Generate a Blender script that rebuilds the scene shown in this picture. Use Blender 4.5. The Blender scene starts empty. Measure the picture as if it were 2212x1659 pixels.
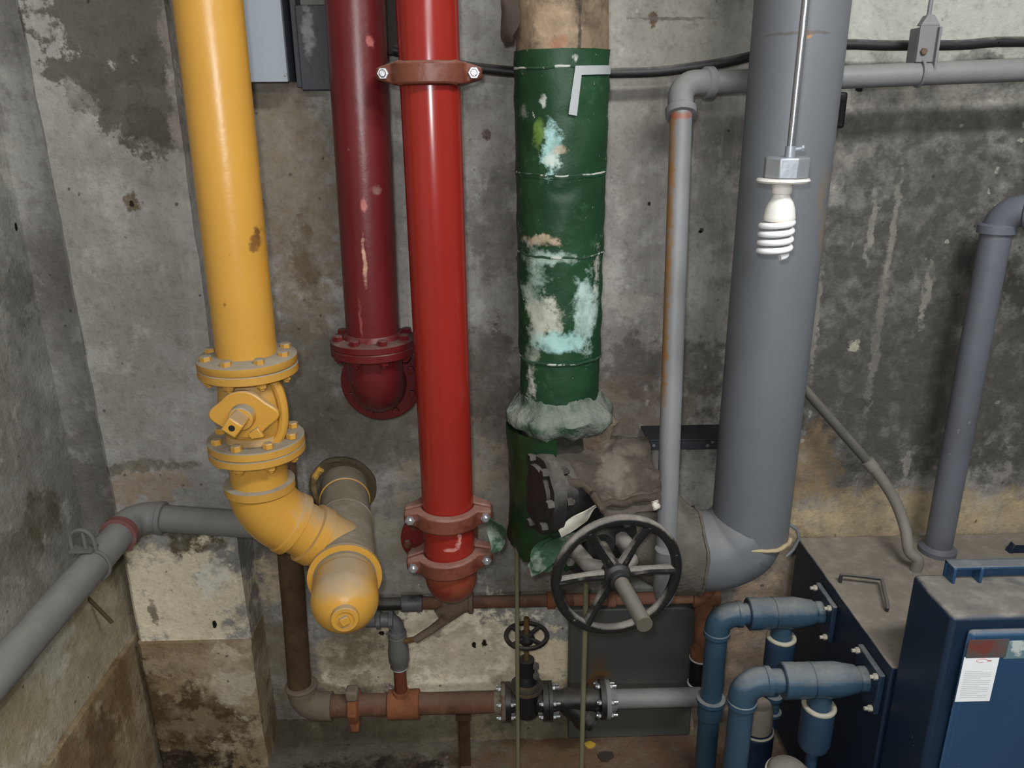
import bpy, bmesh, math, random
from mathutils import Vector as V, Matrix, noise, Euler
random.seed(5); noise.seed_set(5)
C = bpy.context.scene
col = C.collection
PI = math.pi
R = math.radians

# ------------------------------------------------------------------ camera
FPX = 1700.0
CAM = V((0, 0, 1.70))
pitch, roll, yaw = R(19.0), R(0.49), R(1.35)
fw = V((math.sin(yaw)*math.cos(pitch), math.cos(yaw)*math.cos(pitch), -math.sin(pitch)))
rt = V((math.cos(yaw), -math.sin(yaw), 0))
dn = fw.cross(rt)
r2 = rt*math.cos(roll) + dn*math.sin(roll)
d2 = -rt*math.sin(roll) + dn*math.cos(roll)
cam_data = bpy.data.cameras.new('camera')
cam_data.sensor_width = 36.0
cam_data.lens = 36.0*FPX/2212.0
cam_data.clip_start = 0.02
cam = bpy.data.objects.new('camera', cam_data)
m = Matrix.Identity(4)
for i in range(3):
    m[i][0], m[i][1], m[i][2] = r2[i], -d2[i], -fw[i]
    m[i][3] = CAM[i]
cam.matrix_world = m
col.objects.link(cam)
C.camera = cam

# ------------------------------------------------------------------ world, lights, exposure
C.view_settings.view_transform = 'Standard'
C.view_settings.look = 'None'
C.view_settings.gamma = 1.0
C.view_settings.use_curve_mapping = False
C.view_settings.exposure = 0.95
C.cycles.max_bounces = 4; C.cycles.diffuse_bounces = 2; C.cycles.glossy_bounces = 2; C.cycles.transmission_bounces = 2
w = bpy.data.worlds.new('world')
C.world = w
w.use_nodes = True
w.node_tree.nodes['Background'].inputs[0].default_value = (0.75, 0.85, 1.0, 1)
w.node_tree.nodes['Background'].inputs[1].default_value = 0.10

def area_light(name, loc, target, sx, sy, power, colour):
    l = bpy.data.lights.new(name, 'AREA')
    l.shape = 'RECTANGLE'; l.size = sx; l.size_y = sy
    l.energy = power; l.color = colour
    o = bpy.data.objects.new(name, l)
    o.location = loc
    zq = (V(loc) - V(target)).normalized(); xq = V((1, 0, 0)); xq = (xq - zq*xq.dot(zq)).normalized(); yq = zq.cross(xq)
    o.rotation_euler = Matrix((xq, yq, zq)).transposed().to_euler()
    col.objects.link(o)
    return o
area_light('ceiling_tube_lamp', (0.75, 0.10, 2.84), (0.35, 1.6, 0.8), 1.3, 0.22, 25, (1.0, 1.0, 0.99))
area_light('rear_fill_light', (0.45, -2.0, 2.55), (0.25, 1.8, 0.5), 1.2, 0.25, 16, (0.98, 1.0, 1.0))  # added fill light behind the camera, lifts the lower wall
fl = bpy.data.lights.new('phone_torch', 'POINT')
fl.energy = 17; fl.color = (0.97, 0.985, 1.0); fl.shadow_soft_size = 0.02
flo = bpy.data.objects.new('phone_torch', fl); flo.location = (-0.03, -0.02, 1.76); col.objects.link(flo)

# ------------------------------------------------------------------ pixel <-> place helpers (layout measurements)
CX, CY = 1106.0, 829.5
def ray(px, py):
    return r2*((px-CX)/FPX) + d2*((py-CY)/FPX) + fw
def at(px, py, Y):
    d = ray(px, py); return CAM + d*(Y/d.y)
def atz(px, py, z):
    d = ray(px, py); return CAM + d*((z-CAM.z)/d.z)
def atx(px, py, x):
    d = ray(px, py); return CAM + d*(x/d.x)
def mpp(p):
    return (V(p)-CAM).dot(fw)/FPX
WALL = 1.85
CEIL = 2.9

# ------------------------------------------------------------------ materials
def S(r, g, b):
    f = lambda c: ((c/255.0+0.055)/1.055)**2.4 if c > 10 else c/255.0/12.92
    return (f(r), f(g), f(b), 1.0)
class NT:
    def __init__(s, name):
        s.m = bpy.data.materials.new(name); s.m.use_nodes = True
        s.t = s.m.node_tree; s.bsdf = s.t.nodes['Principled BSDF']
        s._pos = None; s._mod = None
    def n(s, typ, ins=None, **props):
        nd = s.t.nodes.new(typ)
        for k, v in props.items(): setattr(nd, k, v)
        for k, v in (ins or {}).items(): s.set(nd.inputs[k], v)
        return nd
    def set(s, sock, v):
        if isinstance(v, bpy.types.NodeSocket): s.t.links.new(v, sock)
        else: sock.default_value = v
    def pos(s):
        if s._pos is None:
            s._pos = s.n('ShaderNodeNewGeometry')
        return s._pos.outputs['Position']
    def nrm(s):
        s.pos(); return s._pos.outputs['Normal']
    def mth(s, op, a, b=0.0, clamp=False):
        nd = s.n('ShaderNodeMath', {0: a, 1: b}, operation=op); nd.use_clamp = clamp
        return nd.outputs[0]
    def vm(s, op, a, b):
        nd = s.n('ShaderNodeVectorMath', {0: a, 1: b}, operation=op)
        return nd.outputs['Value'] if op in ('LENGTH', 'DOT_PRODUCT') else nd.outputs[0]
    def mix(s, f, a, b, mode='MIX'):
        nd = s.n('ShaderNodeMix', data_type='RGBA', blend_type=mode)
        s.set(nd.inputs[0], f); s.set(nd.inputs[6], a); s.set(nd.inputs[7], b)
        return nd.outputs[2]
    def noise(s, scale, detail=4, rough=0.55, vec=None, out='Fac', dist=0.0):
        nd = s.n('ShaderNodeTexNoise', {'Scale': scale, 'Detail': detail, 'Roughness': rough, 'Distortion': dist})
        s.set(nd.inputs['Vector'], vec if vec is not None else s.pos())
        return nd.outputs[out]
    def ramp(s, v, lo, hi, a=0.0, b=1.0):
        nd = s.n('ShaderNodeMapRange', {0: v, 1: lo, 2: hi, 3: a, 4: b}); nd.clamp = True
        return nd.outputs[0]
    def scaled(s, sx, sy, sz):
        return s.vm('MULTIPLY', s.pos(), (sx, sy, sz))
    def bump(s, h, strength=0.3, dist=0.01):
        nd = s.n('ShaderNodeBump', {'Strength': strength, 'Distance': dist, 'Height': h})
        s.t.links.new(nd.outputs[0], s.bsdf.inputs['Normal'])
    def finish(s, colr, rough=0.5, metal=0.0, spec=0.5):
        s.set(s.bsdf.inputs['Base Color'], colr); s.set(s.bsdf.inputs['Roughness'], rough)
        s.set(s.bsdf.inputs['Metallic'], metal); s.set(s.bsdf.inputs['Specular IOR Level'], spec)
        return s.m
    def blobs(s, c, lst):
        """lst: (centre, (rx,ry,rz), colour, strength, softness, ragged metres, ragged scale)"""
        cache = {}
        for (cen, rad, colr, st, soft, amp, sc) in lst:
            sc = min((8.0, 13.0, 28.0), key=lambda q: abs(math.log(q/sc)))
            if sc not in cache:
                nz = s.noise(sc, 3, 0.6, out='Color')
                cache[sc] = s.vm('SUBTRACT', nz, (0.5, 0.5, 0.5))
            d = s.vm('MULTIPLY', cache[sc], (amp*2, amp*2, amp*2))
            p = s.vm('ADD', s.pos(), d)
            p = s.vm('SUBTRACT', p, tuple(cen))
            p = s.vm('DIVIDE', p, tuple(rad))
            L = s.vm('LENGTH', p, (0, 0, 0))
            rg = ('r', sc)
            if rg not in cache: cache[rg] = s.mth('MULTIPLY', s.mth('SUBTRACT', s.noise(sc*1.7, 6, 0.72), 0.5), 3.2)
            kk = min(1.0, 4*amp/min(rad))
            L = s.mth('ADD', L, cache[rg] if kk == 1.0 else s.mth('MULTIPLY', cache[rg], kk))
            f = s.ramp(L, 1-soft, 1+soft, st, 0.0)
            if soft > 0.1 and st < 0.97:
                if s._mod is None: s._mod = s.ramp(s.noise(19.0, 4, 0.7), 0.34, 0.56, 0.45, 1.0)
                f = s.mth('MULTIPLY', f, s._mod)
            c = s.mix(f, c, colr)
        return c

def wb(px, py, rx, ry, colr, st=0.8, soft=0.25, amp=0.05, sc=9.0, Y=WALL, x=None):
    """a stain or tone patch on a wall, some with light or shade painted in, measured in the photograph"""
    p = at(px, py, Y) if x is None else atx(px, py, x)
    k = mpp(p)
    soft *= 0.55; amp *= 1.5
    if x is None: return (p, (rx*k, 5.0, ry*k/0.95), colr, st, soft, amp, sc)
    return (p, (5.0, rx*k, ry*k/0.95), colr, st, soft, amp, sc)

def concrete(name, base, dark, light, blobs=(), streak=0.35, specks=0.5, bump=0.5, pits=0.7):
    t = NT(name)
    big = t.noise(2.6, 7, 0.68)
    mid = t.noise(8.0, 6, 0.72)
    wob = t.noise(50, 1, out='Color')
    fine = t.noise(75.0, 3, 0.75)
    grit = t.noise(26.0, 5, 0.75)
    c = t.mix(t.ramp(big, 0.40, 0.58), dark, base)
    c = t.mix(t.ramp(big, 0.565, 0.60, 0, 0.5), c, light)
    c = t.mix(t.ramp(mid, 0.55, 0.62, 0, 0.45), c, light)
    c = t.mix(t.ramp(mid, 0.44, 0.36, 0, 0.6), c, dark)
    st = t.noise(1.0, 5, 0.72, vec=t.scaled(30, 30, 1.7))
    c = t.mix(t.ramp(st, 0.55, 0.68, 0, streak), c, light)
    c = t.mix(t.ramp(st, 0.45, 0.33, 0, streak), c, dark)
    c = t.blobs(c, blobs)
    c = t.mix(t.ramp(grit, 0.47, 0.33, 0.0, 0.38), c, t.mix(1.0, c, (0.50, 0.48, 0.45, 1), 'MULTIPLY'))
    c = t.mix(t.ramp(grit, 0.54, 0.68, 0.0, 0.40), c, t.mix(1.0, c, (1.38, 1.37, 1.34, 1), 'MULTIPLY'))
    c = t.mix(t.ramp(fine, 0.48, 0.34, 0.0, 0.35), c, t.mix(1.0, c, (0.55, 0.53, 0.5, 1), 'MULTIPLY'))
    # pits and pale paint flecks
    pit = None
    for sc, lo in ((24.0, 0.045),):
        vo = t.n('ShaderNodeTexVoronoi', {'Scale': sc, 'Vector': t.vm('ADD', t.pos(), t.vm('MULTIPLY', wob, (0.012, 0.012, 0.012)))}, feature='F1')
        q = t.mth('MULTIPLY', t.ramp(vo.outputs['Distance'], lo*2.6, lo*1.4), t.ramp(t.noise(sc*0.31, 3), 0.52, 0.57))
        pit = q if pit is None else t.mth('MAXIMUM', pit, q)
    c = t.mix(t.mth('MULTIPLY', pit, pits), c, S(44, 39, 34))
    vf = t.n('ShaderNodeTexVoronoi', {'Scale': 20.0, 'Vector': t.vm('ADD', t.vm('MULTIPLY', t.pos(), (1, 1, 0.8)), t.vm('MULTIPLY', wob, (0.03, 0.03, 0.03)))}, feature='F1')
    fk = t.mth('MULTIPLY', t.ramp(vf.outputs['Distance'], 0.14, 0.09), t.ramp(t.noise(4.1, 3, 0.6), 0.52, 0.58))
    c = t.mix(t.mth('MULTIPLY', fk, specks*0.9), c, S(176, 172, 162))
    h = t.mth('ADD', t.mth('MULTIPLY', mid, 0.9), t.mth('MULTIPLY', grit, 0.5))
    t.bump(h, bump, 0.014)
    return t.finish(c, 0.85, 0.0, 0.25)

def paint(name, base, rough=0.4, dust=0.0, dustcol=S(132, 124, 112), dlo=0.25, dhi=0.8, chips=0.0, chipcol=S(70, 45, 30),
          blobs=(), vary=0.18, metal=0.0, bump=0.05, bscale=30.0, spec=0.5, second=None, sscale=8.0, slo=0.5, shi=0.62):
    t = NT(name)
    v = t.noise(6.0, 3, 0.6)
    c = t.mix(t.ramp(v, 0.35, 0.7, 0, vary), base, t.mix(1.0, base, (0.45, 0.42, 0.4, 1), 'MULTIPLY'))
    if second is not None:
        c = t.mix(t.ramp(t.noise(sscale, 5, 0.68), slo, shi), c, second)
    if chips > 0:
        cn = t.noise(38.0, 4, 0.6)
        c = t.mix(t.mth('MULTIPLY', t.ramp(cn, 0.70, 0.73), chips), c, chipcol)
    c = t.blobs(c, blobs)
    rg = rough
    if dust > 0:
        nz = t.n('ShaderNodeSeparateXYZ', {0: t.nrm()}).outputs[2]
        dn_ = t.mth('ADD', nz, t.mth('MULTIPLY', t.mth('SUBTRACT', t.noise(16, 3, 0.65), 0.5), 0.9))
        f = t.ramp(dn_, dlo, dhi, 0, dust)
        dc = t.mix(t.ramp(t.noise(22, 3, 0.7), 0.45, 0.75, 0, 0.5), dustcol, S(165, 160, 148))
        c = t.mix(f, c, dc)
        rg = t.mix(f, (rough,)*3+(1,), (0.95,)*3+(1,))
    if bump > 0.025: t.bump(t.noise(bscale, 3, 0.6), bump*4, 0.004)
    return t.finish(c, rg, metal, spec)

def rusty(name, a, b, c3, scale=14.0, rough=0.85, dust=0.0):
    t = NT(name)
    n1 = t.noise(scale, 8, 0.7, dist=0.4)
    c = t.mix(t.ramp(n1, 0.35, 0.6), a, b)
    c = t.mix(t.ramp(t.noise(scale*2.3, 6, 0.7), 0.55, 0.7, 0, 0.8), c, c3)
    if dust > 0:
        nz = t.n('ShaderNodeSeparateXYZ', {0: t.nrm()}).outputs[2]
        c = t.mix(t.ramp(nz, 0.3, 0.9, 0, dust), c, S(120, 110, 98))
    t.bump(t.noise(scale*4, 6, 0.7), 0.5, 0.003)
    return t.finish(c, rough, 0.0, 0.3)

# ------------------------------------------------------------------ mesh builder
def ortho(d):
    d = V(d).normalized()
    a = V((0, 0, 1)) if abs(d.z) < 0.9 else V((1, 0, 0))
    u = d.cross(a).normalized(); v = u.cross(d).normalized()   # v is 'up-ish'
    return d, u, v
class MB:
    def __init__(s): s.bm = bmesh.new()
    def ring(s, c, u, v, r, n, jit=0.0, ph=0.0):
        out = []
        for i in range(n):
            a = 2*PI*i/n + ph
            p = V(c) + (u*math.cos(a) + v*math.sin(a))*r
            if jit: p += noise.noise_vector(p*23.0)*jit + noise.noise_vector(p*70.0)*jit*0.4
            out.append(s.bm.verts.new(p))
        return out
    def skin(s, rings, cap0=True, cap1=True, closed=False):
        n = len(rings[0])
        prs = list(zip(rings, rings[1:]))
        if closed: prs.append((rings[-1], rings[0]))
        for A, B in prs:
            for i in range(n):
                j = (i+1) % n
                try: s.bm.faces.new((A[i], A[j], B[j], B[i]))
                except ValueError: pass
        if not closed:
            if cap0: s.bm.faces.new(list(reversed(rings[0])))
            if cap1: s.bm.faces.new(rings[-1])
        return s
    def lathe(s, o, d, prof, n=40, jit=0.0, cap0=True, cap1=True, ph=0.0):
        """prof: (distance along d, radius)"""
        d, u, v = ortho(d); o = V(o)
        return s.skin([s.ring(o+d*h, u, v, max(r, 1e-4), n, jit, ph) for h, r in prof], cap0, cap1)
    def cyl(s, a, b, r, r1=None, n=36, seg=1, jit=0.0):
        a = V(a); b = V(b); L = (b-a).length
        r1 = r if r1 is None else r1
        return s.lathe(a, b-a, [(L*i/seg, r+(r1-r)*i/seg) for i in range(seg+1)], n, jit)
    def tube(s, pts, r, n=24, jit=0.0, cap=True):
        pts = [V(p) for p in pts]
        rr = r if isinstance(r, (list, tuple)) else [r]*len(pts)
        rings = []; u = None
        for i, p in enumerate(pts):
            t = (pts[min(i+1, len(pts)-1)] - pts[max(i-1, 0)]).normalized()
            if u is None: _, u, _v = ortho(t)
            u = (u - t*u.dot(t)).normalized(); v = t.cross(u)
            rings.append(s.ring(p, u, v, rr[i], n, jit))
        # orientation
        return s.skin(rings, cap, cap)
    def torus(s, c, axis, R_, r, n=48, k=12, jit=0.0, a0=0.0, a1=2*PI):
        d, u, v = ortho(axis); c = V(c)
        full = abs(a1-a0-2*PI) < 1e-6
        rings = []
        for i in range(n if full else n+1):
            a = a0 + (a1-a0)*i/n
            e = u*math.cos(a)+v*math.sin(a)
            rings.append(s.ring(c+e*R_, e, d, r, k, jit))
        return s.skin(rings, closed=full)
    def box(s, c, size, rot=None, jit=0.0):
        M_ = Matrix.Translation(V(c)) @ (rot.to_4x4() if rot else Matrix.Identity(4)) @ Matrix.Diagonal((size[0], size[1], size[2], 1))
        vs = bmesh.ops.create_cube(s.bm, size=1.0, matrix=M_)['verts']
        return s
    def box2(s, a, b):
        a = V(a); b = V(b)
        return s.box((a+b)/2, (abs(b.x-a.x), abs(b.y-a.y), abs(b.z-a.z)))
    def prism(s, pts, ext):
        """planar polygon (3-D points) pushed along ext"""
        A = [s.bm.verts.new(V(p)) for p in pts]; B = [s.bm.verts.new(V(p)+V(ext)) for p in pts]
        n = len(A)
        s.bm.faces.new(list(reversed(A))); s.bm.faces.new(B)
        for i in range(n):
            j = (i+1) % n; s.bm.faces.new((A[i], A[j], B[j], B[i]))
        return s
    def hexa(s, c, d, r, h, n=6):
        return s.lathe(c, d, [(0, r), (h*0.85, r), (h, r*0.86)], n)
    def grid(s, f, nu, nv, thick=0.0):
        P = [[f(i/nu, j/nv) for j in range(nv+1)] for i in range(nu+1)]
        A = [[s.bm.verts.new(p) for p in row] for row in P]
        for i in range(nu):
            for j in range(nv):
                s.bm.faces.new((A[i][j], A[i+1][j], A[i+1][j+1], A[i][j+1]))
        if thick:
            bmesh.ops.recalc_face_normals(s.bm, faces=s.bm.faces[:])
            bmesh.ops.solidify(s.bm, geom=s.bm.faces[:], thickness=thick)
        return s
    def build(s, name, mat, parent=None, bevel=0.0, ang=35, loc=None, seg=2):
        bmesh.ops.recalc_face_normals(s.bm, faces=s.bm.faces[:])
        me = bpy.data.meshes.new(name)
        off = V((0, 0, 0))
        if parent is not None: off = ORG.get(parent.name, V((0, 0, 0)))
        elif loc is not None: off = V(loc)
        if off.length: bmesh.ops.translate(s.bm, verts=s.bm.verts[:], vec=-off)
        s.bm.to_mesh(me); s.bm.free()
        for p in me.polygons: p.use_smooth = True
        me.set_sharp_from_angle(angle=R(ang))
        me.materials.append(mat)
        o = bpy.data.objects.new(name, me)
        col.objects.link(o)
        if parent is not None:
            o.parent = parent; ORG[o.name] = ORG.get(parent.name, V((0, 0, 0)))
        elif loc is not None:
            o.location = loc; ORG[o.name] = V(loc)
        if bevel:
            b = o.modifiers.new('bevel', 'BEVEL'); b.width = bevel; b.segments = seg; b.limit_method = 'ANGLE'; b.angle_limit = R(40)
            b.harden_normals = False
        return o
ORG = {}
def tag(o, label, cat, group=None, kind=None):
    o['label'] = label
    if cat: o['category'] = cat
    if group: o['group'] = group
    if kind: o['kind'] = kind
    return o
def thing(name, label, cat, loc, group=None):
    o = bpy.data.objects.new(name, None); o.empty_display_size = 0.05
    col.objects.link(o); o.location = loc; ORG[o.name] = V(loc)
    return tag(o, label, cat, group)
def struct(name, mb, mat, label=None, bevel=0.0):
    o = mb.build(name, mat, bevel=bevel); o['kind'] = 'structure'
    if label: o['label'] = label
    return o
def plabel(o, s):
    o['label'] = s; return o
def copy_to(o, parent, offset):
    c = o.copy(); col.objects.link(c); c.parent = parent
    c.location = V(offset); ORG[c.name] = ORG.get(parent.name, V((0, 0, 0)))
    return c
def arc(c, a, b, rad, n=10):
    """points turning from direction a (incoming travel) to b around corner c with bend radius rad"""
    a = V(a).normalized(); b = V(b).normalized(); c = V(c)
    ang = a.angle(b); t = rad*math.tan(ang/2)
    p0 = c - a*t
    nrm = (b - a*a.dot(b)).normalized(); o = p0 + nrm*rad
    return [o + (-nrm*math.cos(ang*i/n) + a*math.sin(ang*i/n))*rad for i in range(n+1)]
def lerp(a, b, t): return V(a)*(1-t) + V(b)*t
def zon(A, B, z):
    A = V(A); B = V(B); return A + (B-A)*((z-A.z)/(B.z-A.z))
def ypix(A, B, py):
    """point of line AB seen at photo row py"""
    lo, hi = -0.5, 1.5
    def row(p):
        d = p-CAM; return CY + FPX*d.dot(d2)/d.dot(fw)
    up = row(lerp(A, B, hi)) > row(lerp(A, B, lo))
    for _ in range(40):
        mid = (lo+hi)/2
        if (row(lerp(A, B, mid)) < py) == up: lo = mid
        else: hi = mid
    return lerp(A, B, lo)
X, YY, Z = V((1, 0, 0)), V((0, 1, 0)), V((0, 0, 1))

# palette
M_steel = paint('zinc_plated_steel', S(190, 192, 196), 0.3, metal=0.7, vary=0.3)
M_white_glaze = paint('white_glazed_porcelain', S(222, 218, 210), 0.25, vary=0.05)
M_black_iron = paint('black_iron', S(30, 30, 30), 0.5, dust=0.2, dustcol=S(85, 82, 78), chips=0.5, chipcol=S(120, 116, 110), bump=0.15)

# ------------------------------------------------------------------ setting: room shell
xl = at(112, 800, WALL).x                     # left wall plane
COLY = 1.735                                  # pillar face
xr, yb = 2.7, -2.4
BASE = S(152, 149, 144); DARK = S(116, 112, 106); LIGHT = S(178, 175, 169)
bw = [
    wb(640, 430, 90, 330, S(120, 105, 84), 0.75, 0.35, 0.03, 14), wb(600, 330, 40, 140, S(140, 132, 118), 0.5, 0.3, 0.03, 14),
    wb(660, 560, 26, 90, S(92, 76, 58), 0.6, 0.3, 0.02, 20),
    wb(640, 820, 150, 130, S(96, 90, 80), 0.7, 0.4, 0.05, 9), wb(900, 940, 300, 90, S(100, 92, 82), 0.7, 0.4, 0.06, 9),
    wb(1060, 470, 70, 120, S(104, 100, 96), 0.8, 0.3, 0.06, 10), wb(1050, 300, 60, 60, S(150, 145, 138), 0.6, 0.3, 0.04, 10),
    wb(1060, 820, 60, 110, S(92, 84, 76), 0.8, 0.3, 0.05, 11), wb(1380, 800, 90, 60, S(88, 84, 80), 0.8, 0.3, 0.06, 12),
    wb(1510, 800, 70, 50, S(86, 82, 80), 0.7, 0.3, 0.05, 12), wb(1390, 880, 120, 60, S(112, 98, 82), 0.7, 0.3, 0.05, 12),
    wb(1350, 655, 45, 22, S(160, 155, 145), 0.9, 0.25, 0.02, 18), wb(1400, 250, 90, 180, S(132, 127, 120), 0.5, 0.4, 0.05, 8),
    wb(1500, 90, 420, 70, S(150, 147, 138), 0.7, 0.5, 0.03, 6), wb(2050, 60, 330, 100, S(172, 173, 165), 0.95, 0.12, 0.005, 8),
    wb(2050, 190, 330, 60, S(130, 127, 120), 0.7, 0.3, 0.03, 8),
    wb(2080, 640, 440, 400, S(74, 73, 70), 0.95, 0.3, 0.04, 6), wb(2050, 268, 300, 26, S(104, 102, 99), 0.6, 0.4, 0.01, 8),  # the flat band is the horizontal pipe's cast shadow, painted in
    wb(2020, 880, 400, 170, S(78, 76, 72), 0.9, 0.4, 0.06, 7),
    wb(1950, 1130, 420, 70, S(178, 162, 128), 0.9, 0.45, 0.012, 8), wb(1740, 1010, 60, 90, S(140, 120, 90), 0.8, 0.4, 0.04, 10),
    wb(1690, 1230, 60, 90, S(130, 110, 86), 0.7, 0.4, 0.04, 10),
    wb(1845, 750, 12, 14, S(170, 165, 150), 0.9, 0.2, 0.006, 30), wb(1760, 700, 8, 90, S(140, 136, 128), 0.7, 0.4, 0.012, 20),
    wb(2000, 640, 9, 60, S(148, 144, 136), 0.7, 0.4, 0.012, 20), wb(1900, 700, 9, 200, S(122, 118, 112), 0.7, 0.4, 0.012, 20),
    wb(1960, 1000, 9, 30, S(150, 146, 140), 0.8, 0.4, 0.012, 20), wb(1880, 500, 8, 70, S(150, 146, 138), 0.6, 0.4, 0.012, 20),
    wb(1930, 500, 6, 120, S(140, 136, 128), 0.6, 0.4, 0.012, 20),
    wb(1412, 42, 11, 14, S(80, 60, 40), 0.9, 0.3, 0.006, 30), wb(1455, 40, 90, 3, S(95, 92, 88), 0.8, 0.4, 0.006, 20),
    wb(1050, 290, 9, 12, S(70, 40, 40), 0.9, 0.3, 0.008, 30), wb(1515, 497, 5, 4, S(20, 18, 16), 0.9, 0.3, 0.003, 30),
    wb(1855, 193, 10, 5, S(12, 12, 14), 1.0, 0.3, 0.004, 30), wb(2000, 160, 2, 90, S(96, 96, 92), 0.9, 0.3, 0.002, 30),
    wb(600, 1250, 45, 60, S(196, 180, 154), 0.9, 0.3, 0.03, 12), wb(600, 1420, 50, 110, S(120, 108, 84), 0.8, 0.35, 0.04, 12),
    wb(640, 1130, 110, 120, S(92, 86, 76), 0.75, 0.35, 0.04, 10), wb(990, 1060, 120, 110, S(158, 147, 128), 0.7, 0.35, 0.05, 12),
    wb(880, 1180, 100, 110, S(156, 147, 130), 0.7, 0.35, 0.05, 12),
    wb(1000, 1420, 250, 120, S(244, 234, 210), 0.98, 0.2, 0.045, 9), wb(1000, 1410, 90, 70, S(186, 172, 146), 0.7, 0.3, 0.05, 14),  # real pale patch, lightened further in place of light missing low down
    wb(780, 1430, 110, 110, S(178, 166, 140), 0.8, 0.3, 0.04, 10), wb(760, 1390, 60, 60, S(104, 94, 74), 0.7, 0.4, 0.04, 10),
    wb(1180, 1450, 70, 110, S(236, 220, 188), 0.98, 0.25, 0.03, 10), wb(1180, 1275, 120, 40, S(110, 98, 86), 0.7, 0.3, 0.03, 12),
    wb(1600, 1380, 70, 130, S(176, 152, 128), 0.85, 0.35, 0.04, 10), wb(1590, 1480, 40, 50, S(206, 184, 162), 0.8, 0.35, 0.04, 10),
    wb(1350, 1560, 380, 40, S(96, 76, 58), 0.8, 0.4, 0.03, 12), wb(860, 1552, 300, 16, S(160, 144, 108), 0.7, 0.4, 0.02, 14),
    wb(1024, 1393, 4, 9, S(30, 26, 24), 1, .3, .004, 30), wb(1046, 1390, 5, 8, S(30, 26, 24), 1, .3, .004, 30), wb(824, 1368, 5, 6, S(30, 26, 24), 1, .3, .003, 30),
    wb(1403, 440, 5, 5, S(40, 36, 32), 1, .3, .002, 30), wb(1512, 500, 4, 3, S(20, 18, 16), 1, .3, .002, 30),
]
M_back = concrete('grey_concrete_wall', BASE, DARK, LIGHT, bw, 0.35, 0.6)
lw = [
    wb(60, 700, 100, 400, S(118, 115, 108), 0.5, 0.4, 0.05, 7, x=xl), wb(90, 1130, 80, 60, S(84, 80, 62), 0.9, 0.35, 0.05, 10, x=xl),
    wb(30, 1230, 100, 60, S(106, 98, 84), 0.7, 0.3, 0.05, 10, x=xl), wb(60, 1330, 120, 100, S(150, 145, 134), 0.8, 0.35, 0.04, 9, x=xl),
    wb(130, 1480, 130, 120, S(150, 142, 122), 0.85, 0.35, 0.04, 7, x=xl), wb(5, 200, 30, 70, S(80, 70, 56), 0.8, 0.35, 0.04, 10, x=xl),
    wb(40, 640, 50, 60, S(92, 90, 86), 0.6, 0.35, 0.05, 9, x=xl), wb(34, 490, 5, 7, S(12, 12, 12), 1, 0.3, 0.004, 30, x=xl),
]
M_left = concrete('left_concrete_wall', S(162, 160, 154), S(128, 125, 118), S(186, 183, 176), lw, 0.3, 0.5)
cw = [
    wb(250, 60, 190, 130, S(92, 87, 78), 0.9, 0.16, 0.05, 9, Y=COLY), wb(310, 200, 110, 90, S(94, 88, 80), 0.9, 0.16, 0.05, 9, Y=COLY),
    wb(345, 285, 60, 50, S(84, 78, 70), 0.9, 0.2, 0.04, 12, Y=COLY),
    wb(200, 180, 60, 60, S(98, 92, 84), 0.7, 0.2, 0.05, 12, Y=COLY), wb(375, 160, 22, 190, S(150, 143, 134), 0.7, 0.3, 0.02, 14, Y=COLY),
    wb(285, 438, 18, 22, S(100, 86, 66), 0.9, 0.3, 0.006, 30, Y=COLY), wb(285, 441, 6, 7, S(40, 30, 22), 1.0, 0.3, 0.002, 30, Y=COLY),
    wb(300, 1050, 90, 40, S(150, 132, 112), 0.8, 0.3, 0.03, 12, Y=COLY), wb(280, 1010, 110, 14, S(100, 94, 80), 0.8, 0.4, 0.03, 12, Y=COLY),
    wb(430, 1170, 55, 34, S(92, 82, 56), 0.9, 0.3, 0.02, 12, Y=COLY), wb(380, 1300, 150, 120, S(226, 215, 190), 0.98, 0.3, 0.03, 8, Y=COLY),  # pale pillar foot, also lightened in place of missing light
    wb(330, 1320, 8, 30, S(100, 90, 74), 0.8, 0.3, 0.01, 20, Y=COLY), wb(460, 1250, 40, 40, S(228, 226, 216), 0.9, 0.3, 0.03, 14, Y=COLY),
    wb(340, 1150, 140, 12, S(76, 70, 60), 0.7, 0.4, 0.03, 14, Y=COLY), wb(463, 1348, 4, 8, S(20, 18, 16), 1.0, 0.3, 0.003, 30, Y=COLY),
    wb(240, 1150, 20, 120, S(140, 120, 84), 0.6, 0.4, 0.03, 12, Y=COLY),
]
M_col = concrete('pillar_concrete', S(164, 161, 156), S(138, 135, 129), S(178, 175, 170), cw, 0.2, 0.3)
pw = [
    wb(400, 1560, 130, 110, S(74, 56, 36), 0.95, 0.25, 0.05, 8, Y=COLY), wb(300, 1480, 60, 60, S(86, 68, 46), 0.9, 0.3, 0.04, 9, Y=COLY),
    wb(500, 1470, 40, 80, S(196, 186, 164), 0.9, 0.3, 0.04, 9, Y=COLY), wb(400, 1430, 130, 26, S(158, 144, 120), 0.7, 0.3, 0.03, 12, Y=COLY),
    wb(360, 1640, 160, 26, S(40, 32, 22), 0.9, 0.3, 0.03, 12, Y=COLY), wb(430, 1560, 60, 30, S(140, 124, 98), 0.7, 0.3, 0.05, 14, Y=COLY),
    wb(225, 1600, 60, 70, S(92, 74, 50), 0.85, 0.35, 0.03, 9, x=-0.95), wb(262, 1480, 36, 70, S(104, 84, 56), 0.8, 0.35, 0.03, 9, x=-0.95), wb(150, 1640, 60, 30, S(120, 100, 74), 0.8, 0.35, 0.03, 9, x=-0.95),
]
M_plinth = concrete('stained_plinth_concrete', S(172, 158, 132), S(132, 114, 86), S(196, 186, 164), pw[:6], 0.3, 0.3)
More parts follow.
